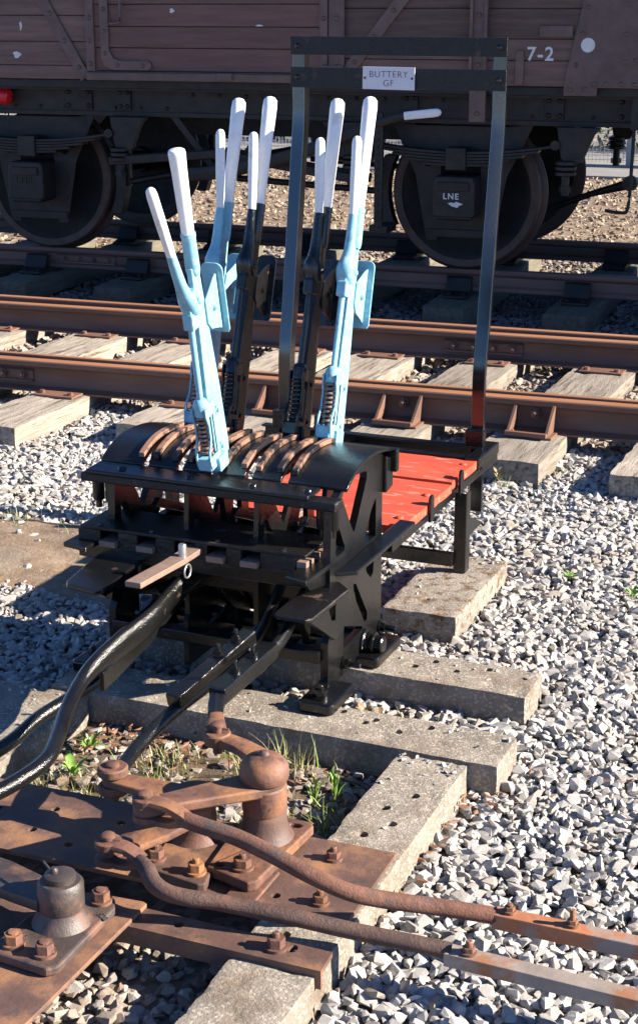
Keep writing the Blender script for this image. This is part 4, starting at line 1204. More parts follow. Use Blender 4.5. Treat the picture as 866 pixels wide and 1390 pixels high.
bm = NB(); box(bm, X(-3.33), X(-3.18), -0.05, -0.024, 1.64, 1.70); wpart('hinge_block', bm, 'wagiron', 0.003)
bm = NB(); box(bm, X(-4.02), X(-3.92), -0.075, -0.022, 1.60, 1.645); wpart('door_stop', bm, 'wagiron', 0.003)
bm = NB(); box(bm, X(-3.35), X(-3.29), -0.033, -0.022, 1.93, 1.99); wpart('repair_plate', bm, 'wagiron', 0.002)
text_mesh('tare_lettering', '7-2', 0.112, 'paintmark', wg, Matrix.Translation((X(-1.952), -0.0015, 1.778)) @ RX, 0.0006, 0.002, 1.15)
for (s, z, a, b) in ((-5.50, 1.745, 0.035, 0.022), (-5.46, 1.93, 0.01, 0.03), (-4.35, 2.03, 0.02, 0.015), (-3.75, 1.94, 0.03, 0.006)):
    bm = NB(); prism(bm, [(X(s) + a * math.cos(t) * (0.8 + 0.3 * math.sin(3 * t + s)), z + b * math.sin(t)) for t in np.linspace(0, 2 * math.pi, 12, endpoint=False)], -0.0212 if s > -4.93 else -0.0015, -0.020 if s > -4.93 else -0.0004, 'y')
    wpart('paint_mark', bm, 'paintmark')
# underframe
YS = 0.20
bm = NB()
prism(bm, [(YS, 1.345), (YS + 0.08, 1.345), (YS + 0.08, 1.36), (YS + 0.015, 1.36), (YS + 0.015, 1.525), (YS + 0.08, 1.525), (YS + 0.08, 1.54), (YS, 1.54)], X(LEFT), X(RIGHT + 0.02), 'x')
wpart('sole_bar', bm, 'under', 0.003)
bm = NB(); box(bm, X(LEFT), X(RIGHT), YS - 0.012, YS + 0.0, 1.345, 1.375); wpart('sole_bar_flange', bm, 'under', 0.002)
bm = NB(); box(bm, X(LEFT), X(RIGHT), 2.12, 2.20, 1.345, 1.54); wpart('sole_bar', bm, 'under', 0.003)
for s in (-5.2, -4.5, -3.3, -2.75, -1.9):
    bm = NB(); box(bm, X(s), X(s) + 0.09, 0.28, 2.12, 1.38, 1.52); wpart('cross_member', bm, 'under')
for s in (LEFT, RIGHT - 0.06):
    bm = NB(); box(bm, X(s), X(s) + 0.10, 0.06, 2.34, 1.34, 1.56); wpart('headstock', bm, 'under', 0.004)
for (s, w_) in ((-5.25, 0.20), (-4.86, 0.10), (-2.86, 0.10), (-1.95, 0.12), (-1.50, 0.16)):
    bm = NB(); box(bm, X(s), X(s) + w_, YS - 0.016, YS - 0.002, 1.385, 1.53); o = wpart('sole_bar_bracket', bm, 'under', 0.003)
    for dx in (0.025, w_ - 0.025):
        for z in (1.41, 1.50):
            b2 = NB(); lathe(b2, [(0.017, YS - 0.016), (0.014, YS - 0.026), (0.005, YS - 0.03)], (X(s) + dx, 0, z), 'y', 10); ob('rivet', b2, 'under', o, smooth=50)
for s in np.arange(-6.4, -1.5, 0.19):
    b2 = NB(); lathe(b2, [(0.013, YS - 0.001), (0.010, YS - 0.010), (0.004, YS - 0.013)], (X(s), 0, 1.40 + 0.09 * (int(s * 10) % 2)), 'y', 8); wpart('rivet', b2, 'under', smooth=50)
AX = (-5.52, -2.485)
for s in AX:
    for yw, flip in ((0.45, 1), (1.97, -1)):
        e2 = empty('wheel', (0, 0, 0)); e2.parent = wg; e2.location = (X(s), yw, 0.890)
        def ln(pr): return [(r, flip * h) for r, h in pr]
        bm = NB()
        lathe(bm, ln([(0.43, -0.062), (0.475, -0.066), (0.487, -0.055), (0.49, 0.03), (0.518, 0.045), (0.518, 0.062), (0.50, 0.068), (0.43, 0.068)]), axis='y', n=64, cap=False)
        ob('tyre', bm, 'tyre', e2, smooth=40)
        bm = NB()
        lathe(bm, ln([(0.001, -0.085), (0.085, -0.085), (0.095, -0.06), (0.11, -0.028), (0.25, -0.010), (0.38, -0.030), (0.41, -0.050), (0.432, -0.052), (0.432, 0.055), (0.38, 0.03), (0.1, 0.03), (0.09, 0.08), (0.001, 0.08)]), axis='y', n=64)
        ob('disc', bm, 'wheel', e2, smooth=40)
    bm = NB(); lathe(bm, [(0.07, 0.3), (0.07, 2.1)], (X(s), 0, 0.890), 'y', 18); wpart('axle', bm, 'wheel', smooth=40)
    for side, yy in ((0, 0.16), (1, 2.16)):
        sg_ = 1 if side == 0 else -1
        y0 = yy
        # axle guard
        bm = NB()
        hl_ = [[(X(s) - 0.13, 0.80), (X(s) + 0.13, 0.80), (X(s) + 0.13, 1.12), (X(s) - 0.13, 1.12)], circ(X(s) + 0.215, 1.10, 0.028, 12), circ(X(s) - 0.215, 1.10, 0.028, 12)]
        prism(bm, [(X(s) - 0.46, 1.35), (X(s) - 0.30, 1.33), (X(s) + 0.30, 1.33), (X(s) + 0.46, 1.35), (X(s) + 0.30, 1.02), (X(s) + 0.22, 0.60), (X(s) + 0.15, 0.60), (X(s) + 0.15, 0.665), (X(s) - 0.15, 0.665), (X(s) - 0.15, 0.60), (X(s) - 0.22, 0.60), (X(s) - 0.30, 1.02)], y0 + sg_ * 0.085, y0 + sg_ * 0.097, 'y', hl_)
        wpart('axle_guard', bm, 'under', 0.002)
        bm = NB(); box(bm, X(s) - 0.22, X(s) + 0.22, y0 + sg_ * 0.07, y0 + sg_ * 0.085, 0.625, 0.675); wpart('keeper_bar', bm, 'under', 0.003)
        # axle box
        bm = NB()
        prism(bm, [(X(s) - 0.135, 0.78), (X(s) - 0.10, 0.755), (X(s) + 0.10, 0.755), (X(s) + 0.135, 0.78), (X(s) + 0.135, 0.98), (X(s) + 0.12, 1.03), (X(s) - 0.12, 1.03), (X(s) - 0.135, 0.98)], y0 - sg_ * 0.10, y0 + sg_ * 0.15, 'y')
        ab = wpart('axle_box', bm, 'under', 0.012)
        bm = NB(); box(bm, X(s) - 0.10, X(s) + 0.10, y0 - sg_ * 0.115, y0 - sg_ * 0.10, 0.94, 0.995); ob('lid', bm, 'under', ab, bev=0.004)
        bm = NB(); box(bm, X(s) - 0.12, X(s) + 0.12, y0 - sg_ * 0.112, y0 - sg_ * 0.10, 0.765, 0.78); ob('lip', bm, 'under', ab, bev=0.003)
        # leaf spring
        sp = empty('leaf_spring', (0, 0, 0)); sp.parent = wg
        for k in range(5):
            hw = 0.62 - k * 0.10
            zc = 1.185 - k * 0.019
            arcp = [(X(s) + hw * q, zc - 0.02 + 0.055 * (hw / 0.62) ** 2 * q * q) for q in np.linspace(-1, 1, 13)]
            bm = NB(); prism(bm, arcp + [(p[0], p[1] + 0.016) for p in reversed(arcp)], y0 - sg_ * 0.05, y0 + sg_ * 0.045, 'y'); ob('leaf', bm, 'under', sp, bev=0.0015)
        bm = NB(); box(bm, X(s) - 0.065, X(s) + 0.065, y0 - sg_ * 0.065, y0 + sg_ * 0.055, 1.065, 1.205); ob('buckle', bm, 'under', sp, bev=0.006)
        # hangers, with round rubber or coil pads
        for q in (-1, 1):
            xx = X(s) + q * 0.66
            bm = NB()
            prism(bm, [(xx - q * 0.03, 1.345), (xx + q * 0.24, 1.345), (xx + q * 0.20, 1.30), (xx + q * 0.13, 1.13), (xx + q * 0.03, 1.11), (xx + q * 0.00, 1.16)], y0 - sg_ * 0.04, y0 - sg_ * 0.0, 'y')
            wpart('spring_hanger', bm, 'under', 0.004)
            bm = NB()
            for k in range(3):
                lathe(bm, [(0.055, 1.05 + k * 0.032), (0.066, 1.055 + k * 0.032), (0.066, 1.073 + k * 0.032), (0.055, 1.078 + k * 0.032)], (xx + q * 0.03, y0 - sg_ * 0.02, 0), n=18)
            lathe(bm, [(0.026, 0.93), (0.026, 1.05)], (xx + q * 0.03, y0 - sg_ * 0.02, 0), n=12)
            lathe(bm, [(0.04, 0.95), (0.04, 0.985)], (xx + q * 0.03, y0 - sg_ * 0.02, 0), n=6)
            wpart('hanger_pad', bm, 'under', smooth=40)
            bm = NB(); lathe(bm, [(0.03, y0 - 0.06), (0.03, y0 + 0.06)], (X(s) + q * 0.625, 0, 1.235), 'y', 14); wpart('spring_eye', bm, 'under', smooth=40)
text_mesh('axle_box_lettering', 'LNE', 0.052, 'paintmark', wg, Matrix.Translation((X(-2.50), 0.0585, 0.905)) @ RX, 0.0008, 0.001, 1.2)
bm = NB(); prism(bm, [(X(-2.47) + 0.05 * math.cos(t) * (0.8 + 0.3 * math.sin(3 * t)), 0.855 + 0.016 * math.sin(t) * (1 + 0.3 * math.cos(5 * t))) for t in np.linspace(0, 2 * math.pi, 14, endpoint=False)], 0.0585, 0.0595, 'y'); wpart('paint_mark', bm, 'paintmark')
text_mesh('axle_box_lettering', 'LNE', 0.060, 'under', wg, Matrix.Translation((X(-5.53), 0.0575, 0.905)) @ RX, 0.002, 0.001, 1.3)
# brake gear
bm = NB(); box(bm, X(-2.985), X(-2.93), -0.01, 0.012, 0.70, 1.42); bg = wpart('brake_lever_guard', bm, 'under', 0.003)
for k in range(12):
    b2 = NB(); lathe(b2, [(0.009, -0.0105), (0.009, -0.013)], (X(-2.957), 0, 0.80 + 0.045 * k), 'y', 8); ob('hole_shade_spot', b2, 'wheel', bg)  # solid dark spots, the shade inside drilled holes put into colour
bm = NB(); box(bm, X(-3.02), X(-2.90), 0.0, 0.22, 0.66, 0.71); wpart('guard_foot', bm, 'under', 0.004)
bm = NB()
tube(bm, spline([(X(-4.35), 0.05, 0.98), (X(-4.0), 0.05, 1.02), (X(-3.5), 0.03, 1.15), (X(-3.0), 0.0, 1.34), (X(-2.775), -0.04, 1.405)], 6), interp_r([(0.012, 0.045), (0.012, 0.045), (0.012, 0.04), (0.012, 0.028), (0.014, 0.024)], 6), 10, power=4)
bl = wpart('brake_lever', bm, 'under', smooth=45)
bm = NB()
tube(bm, [(X(-2.78), -0.04, 1.403), (X(-2.6), -0.07, 1.425), (X(-2.56), -0.075, 1.430), (X(-2.545), -0.077, 1.431), (X(-2.537), -0.078, 1.432)], [(0.015, 0.026), (0.016, 0.027), (0.015, 0.025), (0.012, 0.018), (0.004, 0.006)], 12, power=3)
ob('brake_handle', bm, 'white', bl, smooth=45)
for s in (-4.45, -3.75):
    bm = NB(); prism(bm, [(X(s) - 0.03, 1.345), (X(s) + 0.03, 1.345), (X(-4.1) + 0.03, 0.93), (X(-4.1) - 0.03, 0.93)], 0.2, 0.215, 'y'); wpart('vee_hanger', bm, 'under', 0.003)
bm = NB(); lathe(bm, [(0.03, 0.1), (0.03, 2.1)], (X(-4.1), 0, 0.98), 'y', 14); wpart('brake_shaft', bm, 'under', smooth=40)
for s, q in ((AX[0], 1), (AX[1], -1)):
    for yy in (0.45, 1.97):
        bm = NB(); prism(bm, [(X(s) + q * (0.50 + 0.0) * math.cos(t) if False else X(s) + q * 0.525 * math.cos(t), 0.89 + 0.525 * math.sin(t)) for t in np.linspace(-0.45, 0.45, 9)] + [(X(s) + q * 0.60 * math.cos(t), 0.89 + 0.60 * math.sin(t)) for t in np.linspace(0.40, -0.40, 9)], yy - 0.05, yy + 0.04, 'y'); wpart('brake_block', bm, 'under', 0.004)
        bm = NB(); box(bm, X(s) + q * 0.60 - 0.02, X(s) + q * 0.60 + 0.02, yy - 0.02, yy + 0.02, 0.85, 1.36); wpart('brake_hanger', bm, 'under')
        bm = NB(); tube(bm, [(X(s) + q * 0.62, yy, 0.88), (X(-4.1) - q * 0.05 if False else X(-4.1), yy, 0.98 + 0.05 * q)], 0.022, 8); wpart('push_rod', bm, 'under', smooth=50)
bm = NB(); lathe(bm, [(0.12, -0.22), (0.16, -0.20), (0.16, 0.20), (0.12, 0.22)], (X(-3.55), 1.15, 1.16), 'x', 20); wpart('brake_cylinder', bm, 'under', smooth=40)
bm = NB(); box(bm, X(-4.9), X(-3.0), 0.9, 0.98, 1.18, 1.36); wpart('longitudinal', bm, 'under', 0.003)
bm = NB(); box(bm, X(-4.9), X(-3.0), 1.45, 1.53, 1.18, 1.36); wpart('longitudinal', bm, 'under', 0.003)
for yy in (0.12, 0.30):
    bm = NB(); tube(bm, [(X(-4.9), yy, 1.05), (X(-4.1), yy, 1.12), (X(-3.1), yy, 0.98)], [(0.012, 0.03)] * 3, 8, power=4); wpart('pull_rod', bm, 'under', smooth=45)
# end of wagon: coupling hose, step, lamp iron
bm = NB(); tube(bm, spline([(X(-1.40), 0.22, 1.34), (X(-1.40), 0.20, 1.1), (X(-1.41), 0.2, 0.86), (X(-1.46), 0.2, 0.83), (X(-1.55), 0.2, 0.84)], 5), 0.011, 8); wpart('lower_step_iron', bm, 'under', smooth=60)
bm = NB(); tube(bm, [(X(-2.1), 1.0, 0.72), (X(-1.75), 0.95, 0.86), (X(-1.52), 0.9, 0.93)], [0.022, 0.022, 0.035], 10); wpart('safety_loop', bm, 'under', smooth=60)
bm = NB(); lathe(bm, [(0.05, 0.86), (0.05, 0.92)], (X(-1.50), 0, 0.94), 'y', 14); wpart('hook', bm, 'under', smooth=40)
for s in (RIGHT - 0.06 + 0.1, LEFT):
    q = 1 if s > -4 else -1
    for yy in (0.34, 2.06):
        bm = NB(); lathe(bm, [(0.10, 0.0), (0.075, q * 0.05), (0.07, q * 0.28), (0.04, q * 0.29), (0.04, q * 0.40), (0.16, q * 0.41), (0.16, q * 0.44)], (X(s), yy, 1.45), 'x', 24); wpart('buffer', bm, 'under', smooth=40)
# red fitting at the left
bm = NB()
lathe(bm, [(0.03, 0.0), (0.058, 0.01), (0.062, 0.05), (0.05, 0.085), (0.02, 0.095)], (0, 0, 0), 'x', 18)
bmesh.ops.rotate(bm, cent=(0, 0, 0), matrix=Matrix.Rotation(R(10), 3, 'Y'), verts=bm.verts)
bmesh.ops.translate(bm, vec=(X(-5.735), 0.14, 1.475), verts=bm.verts)
box(bm, X(-5.80), X(-5.72), 0.11, 0.18, 1.43, 1.52)
wpart('red_fitting', bm, 'redgloss', 0.004, smooth=40)

# the next wagon of the train, coupled on at the right
def copy_tree(o, parent=None):
    c = o.copy(); COL.objects.link(c)
    if parent: c.parent = parent
    for ch in o.children:
        if not any(k in ch.name for k in ('lettering', 'paint_mark', 'disc', 'red_fitting', 'brake_handle')) or 'wheel' in o.name:
            copy_tree(ch, c)
    return c
w2 = copy_tree(wg)
w2.location = T(-3.9 + 6.35, 9.75, 0.0)
tag(w2, 'second brown goods wagon, coupled on beyond the right edge of the picture', 'wagon')

# ------------------------------------------------------------------ fence, hedge beyond
fn = empty('mesh_fence', T(-3.0, 21.0, 0.09), DEL, 'pale welded mesh fence behind the wagon', 'fence')
for i in range(9):
    bm = NB(); box(bm, -10 + i * 2.5 - 0.03, -10 + i * 2.5 + 0.03, -0.03, 0.03, 0, 1.85); ob('fence_post', bm, 'galv', fn)
for i in range(8):
    bm = NB()
    x0 = -10 + i * 2.5 + 0.03
    for k in range(49):
        box(bm, x0 + k * 0.05, x0 + k * 0.05 + 0.0045, -0.004, 0.004, 0.03, 1.8)
    for k in range(32):
        box(bm, x0, x0 + 2.44, -0.010, -0.004, 0.06 + k * 0.055, 0.06 + k * 0.055 + 0.0045)
    tag(ob('mesh_panel', bm, 'galv', fn), kind='stuff')
bm = NB(); box(bm, -0.035, 0.035, -0.03, 0.03, 0, 1.5, Matrix.Translation((-1.05, -1.2, 0)) @ Matrix.Rotation(R(-32), 4, 'Y')); ob('fence_stay', bm, 'white', fn)
# hedge: trunk stems plus many leaf faces
hd = empty('hedge', T(-3.0, 24.0, 0.0), DEL, 'dark green hedge behind the mesh fence', 'hedge')
N = 26000
P = np.column_stack([rng.uniform(-12, 12, N), rng.normal(0, 0.55, N), rng.uniform(0.05, 3.2, N)])
P[:, 1] *= (0.7 + 0.5 * np.sin(P[:, 0] * 2.1)) * 0.8 + 0.3
P[:, 2] += 0.25 * np.sin(P[:, 0] * 1.3)
d1 = rng.normal(size=(N, 3)); d1 /= np.linalg.norm(d1, axis=1)[:, None]
d2 = np.cross(d1, rng.normal(size=(N, 3))); d2 /= np.linalg.norm(d2, axis=1)[:, None]
sz = rng.uniform(0.03, 0.07, N)[:, None]
V4 = np.stack([P - d1 * sz, P + d2 * sz * 0.5, P + d1 * sz, P - d2 * sz * 0.5], 1).reshape(-1, 3)
def np_mesh(name, V, F):
    me = bpy.data.meshes.new(name)
    nf, k = F.shape
    me.vertices.add(len(V)); me.vertices.foreach_set('co', V.astype(np.float32).ravel())
    me.loops.add(nf * k); me.loops.foreach_set('vertex_index', F.astype(np.int32).ravel())
    me.polygons.add(nf); me.polygons.foreach_set('loop_start', np.arange(0, nf * k, k, dtype=np.int32))
    me.update(calc_edges=True); me.validate()
    me.polygons.foreach_set('use_smooth', np.zeros(len(me.polygons), bool))
    return me
tag(link('foliage', np_mesh('foliage', V4, np.arange(N * 4).reshape(-1, 4)), 'hedge', hd), kind='stuff')
bm = NB()
for i in range(40):
    x = -12 + i * 0.6
    tube(bm, [(x, 0, 0), (x + 0.1 * math.sin(i), 0.1, 1.0), (x + 0.2 * math.sin(2 * i), 0, 2.4)], [0.03, 0.022, 0.01], 6)
tag(ob('stems', bm, 'bark', hd), kind='stuff')

# ------------------------------------------------------------------ ballast
def stone_variants(k, npts, seed):
    r = random.Random(seed); out = []
    for _ in range(k):
        bm = NB()
        sc_ = (r.uniform(0.95, 1.5), r.uniform(0.7, 1.1), r.uniform(0.42, 0.85))
        for i in range(npts):
            v = Vector((r.gauss(0, 1), r.gauss(0, 1), r.gauss(0, 1))).normalized() * r.uniform(0.82, 1.08)
            v = Vector([math.copysign(abs(c) ** 0.7, c) for c in v])
            bm.verts.new((v.x * sc_[0], v.y * sc_[1], v.z * sc_[2]))
        g = bmesh.ops.convex_hull(bm, input=bm.verts)
        bmesh.ops.delete(bm, geom=[x for x in g['geom_interior'] if isinstance(x, bmesh.types.BMVert)], context='VERTS')
        bmesh.ops.triangulate(bm, faces=bm.faces)
        bmesh.ops.recalc_face_normals(bm, faces=bm.faces)
        bm.verts.ensure_lookup_table()
        out.append((np.array([v.co[:] for v in bm.verts]), np.array([[v.index for v in f.verts] for f in bm.faces])))
        bm.free()
    return out
VAR_HI = stone_variants(26, 13, 3)
VAR_LO = stone_variants(12, 10, 5)
def scatter(name, pts, size, zoff, variants, m, label, kind='stuff'):
    n = len(pts)
    yaw = rng.uniform(0, 2 * np.pi, n); tl = np.abs(rng.normal(0, 0.6, n)); ta = rng.uniform(0, 2 * np.pi, n)
    qa = np.column_stack([np.cos(tl / 2), np.sin(tl / 2) * np.cos(ta), np.sin(tl / 2) * np.sin(ta), np.zeros(n)])
    cz, sz0 = np.cos(yaw / 2), np.sin(yaw / 2)
    a = qa[:, 0] * cz; b = qa[:, 1] * cz + qa[:, 2] * sz0; c = qa[:, 2] * cz - qa[:, 1] * sz0; d = qa[:, 0] * sz0
    Rm = np.stack([1 - 2 * (c * c + d * d), 2 * (b * c - a * d), 2 * (b * d + a * c), 2 * (b * c + a * d), 1 - 2 * (b * b + d * d), 2 * (c * d - a * b), 2 * (b * d - a * c), 2 * (c * d + a * b), 1 - 2 * (b * b + c * c)], 1).reshape(-1, 3, 3)
    vi = rng.integers(0, len(variants), n)
    VV, FF, base = [], [], 0
    Pz = np.column_stack([pts, zoff])
    for k, (v, f) in enumerate(variants):
        idx = np.where(vi == k)[0]
        if len(idx) == 0: continue
        vv = np.einsum('nij,vj->nvi', Rm[idx], v) * size[idx][:, None, None] + Pz[idx][:, None, :]
        ff = f[None] + (np.arange(len(idx)) * len(v))[:, None, None] + base
        VV.append(vv.reshape(-1, 3)); FF.append(ff.reshape(-1, 3)); base += len(idx) * len(v)
    me = np_mesh(name, np.concatenate(VV), np.concatenate(FF))
    o = link(name, me, m)
    return tag(o, label, 'ballast', kind=kind)
def candidates(sp, vmin, vmax, margin=0.75):
    pts = []
    v = vmin
    while v < vmax:
        half = v * 0.21 + margin
        u = np.arange(-half, half, sp)
        row = np.column_stack([u, np.full(len(u), v)]) + rng.uniform(-0.5, 0.5, (len(u), 2)) * sp * 0.95
        pts.append(row); v += sp
    p = np.concatenate(pts)
    x = CAM[0] + p[:, 0] * math.cos(YAW) - p[:, 1] * math.sin(YAW)
    y = CAM[1] + p[:, 0] * math.sin(YAW) + p[:, 1] * math.cos(YAW)
    return np.column_stack([x, y])
def gzv(p): return np.array([gz(x, y) for x, y in p])
def keep_mask(p):
    k = np.ones(len(p), bool)
    for (x0, x1, y0, y1, zt) in RECTS:
        k &= ~((p[:, 0] > x0) & (p[:, 0] < x1) & (p[:, 1] > y0) & (p[:, 1] < y1))
    dx, dy = p[:, 0] - CAM[0], p[:, 1] - CAM[1]
    s = dx * math.cos(DEL) + dy * math.sin(DEL); n = -dx * math.sin(DEL) + dy * math.cos(DEL)
    for (sc_, nc, sk, hw, hl_, zt, m) in TIMB:
        a, b = s - sc_, n - nc
        lx = a * math.cos(sk) + b * math.sin(sk); ly = -a * math.sin(sk) + b * math.cos(sk)
        k &= ~((abs(lx) < hw + 0.004) & (abs(ly) < hl_ + 0.004))
    return k, s, n
# near ballast, two layers
def build_zone(sp, vmin, vmax, size_lo, size_hi, layers, variants):
    P_, S_, Z_ = [], [], []
    for li, (frac, dz) in enumerate(layers):
        p = candidates(sp, vmin, vmax)
        if frac < 1: p = p[rng.random(len(p)) < frac]
        k, s, n = keep_mask(p)
        p = p[k]
        sz_ = size_lo + (size_hi - size_lo) * rng.random(len(p)) ** 2.0
        z = gzv(p) + dz + rng.uniform(-0.006, 0.006, len(p))
        P_.append(p); S_.append(sz_); Z_.append(z)
    return np.concatenate(P_), np.concatenate(S_), np.concatenate(Z_)
p, sz_, z = build_zone(0.0265, 2.3, 8.6, 0.0115, 0.0245, [(1, 0.0), (0.75, 0.009)], VAR_HI)
k, s, n = keep_mask(p)
dm = np.array([dirt_mask(x, y) for x, y in p])
# brown pocket between the sleepers in front of the frame, dirty under the frame
pocket = (p[:, 0] > -0.64) & (p[:, 0] < 0.36) & (p[:, 1] < -0.25)
under = (p[:, 0] > -0.95) & (p[:, 0] < 0.02) & (p[:, 1] > -0.06) & (p[:, 1] < 0.21)
strip = (s > -9) & (n > 7.34)
sel = (dm > 0.75 + 0.45 * rng.random(len(p))) | (rng.random(len(p)) < 0.02)
hid = (p[:, 1] < -0.87) & (p[:, 1] > -1.12) & (p[:, 0] < 0.36)
sel &= ~hid
near_rail = n > 7.35
main = sel & ~pocket & ~near_rail
scatter('ballast', p[main], sz_[main], z[main], VAR_HI, 'ballast', 'pale grey limestone ballast around the lever frame')
pk = sel & pocket & (rng.random(len(p)) < 0.6)
scatter('ballast', p[pk], sz_[pk], z[pk] - 0.004, VAR_HI, 'brownballast', 'brownish stones in the pocket between the concrete sleepers')
gr = []
for (x0, x1, y0, y1, zt) in RECTS:
    for _ in range(int((x1 - x0) * (y1 - y0) * 130) + 5):
        ex = random.random()
        gr.append((random.uniform(x0 + 0.01, x1 - 0.01), (y1 - 0.01 - abs(random.gauss(0, 0.05))) if ex < 0.5 else random.uniform(y0, y1), zt))
gr = [g for g in gr if not (g[1] < -0.78)]
gp = np.array(gr)
scatter('grit', gp[:, :2], rng.uniform(0.002, 0.009, len(gp)) , gp[:, 2] + 0.001, VAR_LO, 'ballast', 'loose grit spilled over the concrete sleepers')
nr_ = sel & near_rail & (n < 9.2)
scatter('ballast', p[nr_], sz_[nr_], z[nr_], VAR_HI, 'brownballast', 'rust stained ballast between the rails of the first track')
p, sz_, z = build_zone(0.042, 7.6, 13.6, 0.016, 0.030, [(1, 0.0), (0.5, 0.014)], VAR_LO)
k, s, n = keep_mask(p)
a_ = (n > 7.35) & (n <= 9.2) & (view_uv(p[:, 0], p[:, 1])[1] > 8.6) if False else (n > 7.35) & (n <= 9.2)
vv_ = -(p[:, 0] - CAM[0]) * math.sin(YAW) + (p[:, 1] - CAM[1]) * math.cos(YAW)
m1 = (n > 7.35) & (n <= 9.2) & (vv_ > 8.6)
scatter('ballast', p[m1], sz_[m1], z[m1], VAR_LO, 'brownballast', 'rust stained ballast at the far rail of the first track')
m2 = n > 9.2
scatter('ballast', p[m2], sz_[m2], z[m2], VAR_LO, 'darkballast', 'dark ballast of the wagon track')
p, sz_, z = build_zone(0.075, 11.5, 21.0, 0.014, 0.032, [(0.7, 0.02)], VAR_LO)
k, s, n = keep_mask(p); m3 = (n > 12.3) & (n < 19.4)
scatter('ballast', p[m3], sz_[m3], z[m3], VAR_LO, 'verge', 'brown gravel in sunlight beyond the wagon')

# ------------------------------------------------------------------ grass, weeds, dead leaves
def blades(spots):
    Vs, Fs = [], []
    for (x, y, z, n_, h, spread) in spots:
        for _ in range(n_):
            a = random.uniform(0, 2 * math.pi); r = random.random() * spread
            bx, by = x + r * math.cos(a), y + r * math.sin(a)
            hh = h * random.uniform(0.45, 1.1); lean = random.uniform(0.1, 0.9) * hh; b = random.uniform(0, 2 * math.pi)
            wd = random.uniform(0.0012, 0.0026)
            sx_, sy_ = -math.sin(b) * wd, math.cos(b) * wd
            i0 = len(Vs)
            for t in (0, 0.35, 0.7, 1.0):
                cx = bx + math.cos(b) * lean * t * t; cy = by + math.sin(b) * lean * t * t; cz = z + hh * (t - 0.25 * t * t * lean / hh)
                q = 1 - t * 0.9
                Vs.append((cx - sx_ * q, cy - sy_ * q, cz)); Vs.append((cx + sx_ * q, cy + sy_ * q, cz))
            for t in range(3):
                Fs.append((i0 + 2 * t, i0 + 2 * t + 1, i0 + 2 * t + 3, i0 + 2 * t + 2))
    return np_mesh('grass', np.array(Vs), np.array(Fs))
sp_ = [(0.02, -0.31, 0.0, 26, 0.13, 0.07), (0.10, -0.34, 0.0, 22, 0.14, 0.06), (-0.02, -0.40, 0.0, 30, 0.09, 0.08), (0.19, -0.33, 0, 12, 0.10, 0.04), (0.26, -0.50, 0, 10, 0.09, 0.04),
       (-0.27, -0.40, 0, 60, 0.06, 0.10), (-0.40, -0.66, 0, 60, 0.06, 0.10), (-0.55, -0.70, 0, 40, 0.06, 0.07), (0.28, -0.62, 0, 30, 0.09, 0.05), (0.05, -0.36, 0, 40, 0.10, 0.10), (-0.1, -0.33, 0, 24, 0.07, 0.12), (0.14, -0.6, 0, 40, 0.05, 0.08), (-0.27, -0.48, 0, 46, 0.07, 0.09), (-0.36, -0.56, 0, 40, 0.08, 0.09), (-0.50, -0.62, 0, 40, 0.07, 0.08), (-0.55, -0.42, 0, 30, 0.08, 0.05), (-0.44, -0.74, 0, 36, 0.06, 0.07), (-0.20, -0.62, 0, 36, 0.06, 0.08), (-0.08, -0.60, 0, 26, 0.07, 0.05), (0.12, -0.72, 0, 22, 0.07, 0.05), (-0.30, -0.70, 0, 30, 0.05, 0.07),
       (0.30, 0.02, 0.0, 12, 0.10, 0.05), (0.16, 0.06, 0, 14, 0.06, 0.05), (-1.9, 1.30, 0.01, 50, 0.06, 0.15), (-1.55, 1.38, 0.01, 50, 0.05, 0.2), (-1.2, 1.35, 0.01, 30, 0.05, 0.1), (0.30, 0.10, 0, 14, 0.04, 0.05), (0.34, 1.49, 0, 10, 0.04, 0.06), (0.64, 1.32, 0, 24, 0.05, 0.06), (0.36, 1.5, 0, 8, 0.03, 0.08)]
X_, Y_, _ = T(-1.42, 6.62); sp_ += [(X_, Y_, 0.0, 30, 0.07, 0.06)]
X_, Y_, _ = T(-1.20, 6.9); sp_ += [(X_, Y_, 0.0, 20, 0.06, 0.05)]
tag(link('grass', blades(sp_), 'grass'), 'short green and straw grass between the stones', 'grass', kind='stuff')
Vs, Fs = [], []
for (cx, cy, sx_, sy_, n_) in ((-0.45, -0.35, 0.14, 0.05, 70), (-0.25, -0.33, 0.2, 0.04, 40), (0.57, -0.55, 0.02, 0.2, 26), (0.20, -0.42, 0.08, 0.08, 22), (0.64, -0.30, 0.03, 0.05, 14), (-0.5, -0.55, 0.1, 0.1, 25), (0.22, -0.68, 0.08, 0.08, 20), (0.1, 0.02, 0.3, 0.05, 16)):
    for _ in range(n_):
        c = Vector((random.gauss(cx, sx_), random.gauss(cy, sy_), random.uniform(0.012, 0.032)))
        q = Matrix.Rotation(random.uniform(0, 6.3), 3, 'Z') @ Matrix.Rotation(random.uniform(-0.7, 0.7), 3, 'X')
        s_ = random.uniform(0.008, 0.02); i0 = len(Vs)
        for (a, b, h) in ((-1, 0, 0.2), (0, 0.45, 0), (1, 0, 0.3), (0, -0.45, 0.15)):
            Vs.append(tuple(c + q @ Vector((a * s_, b * s_, h * s_))))
        Fs.append((i0, i0 + 1, i0 + 2, i0 + 3))
tag(link('dead_leaves', np_mesh('dead_leaves', np.array(Vs), np.array(Fs)), 'deadleaf'), 'brown dead leaves caught between stones and sleepers', 'dead leaves', kind='stuff')
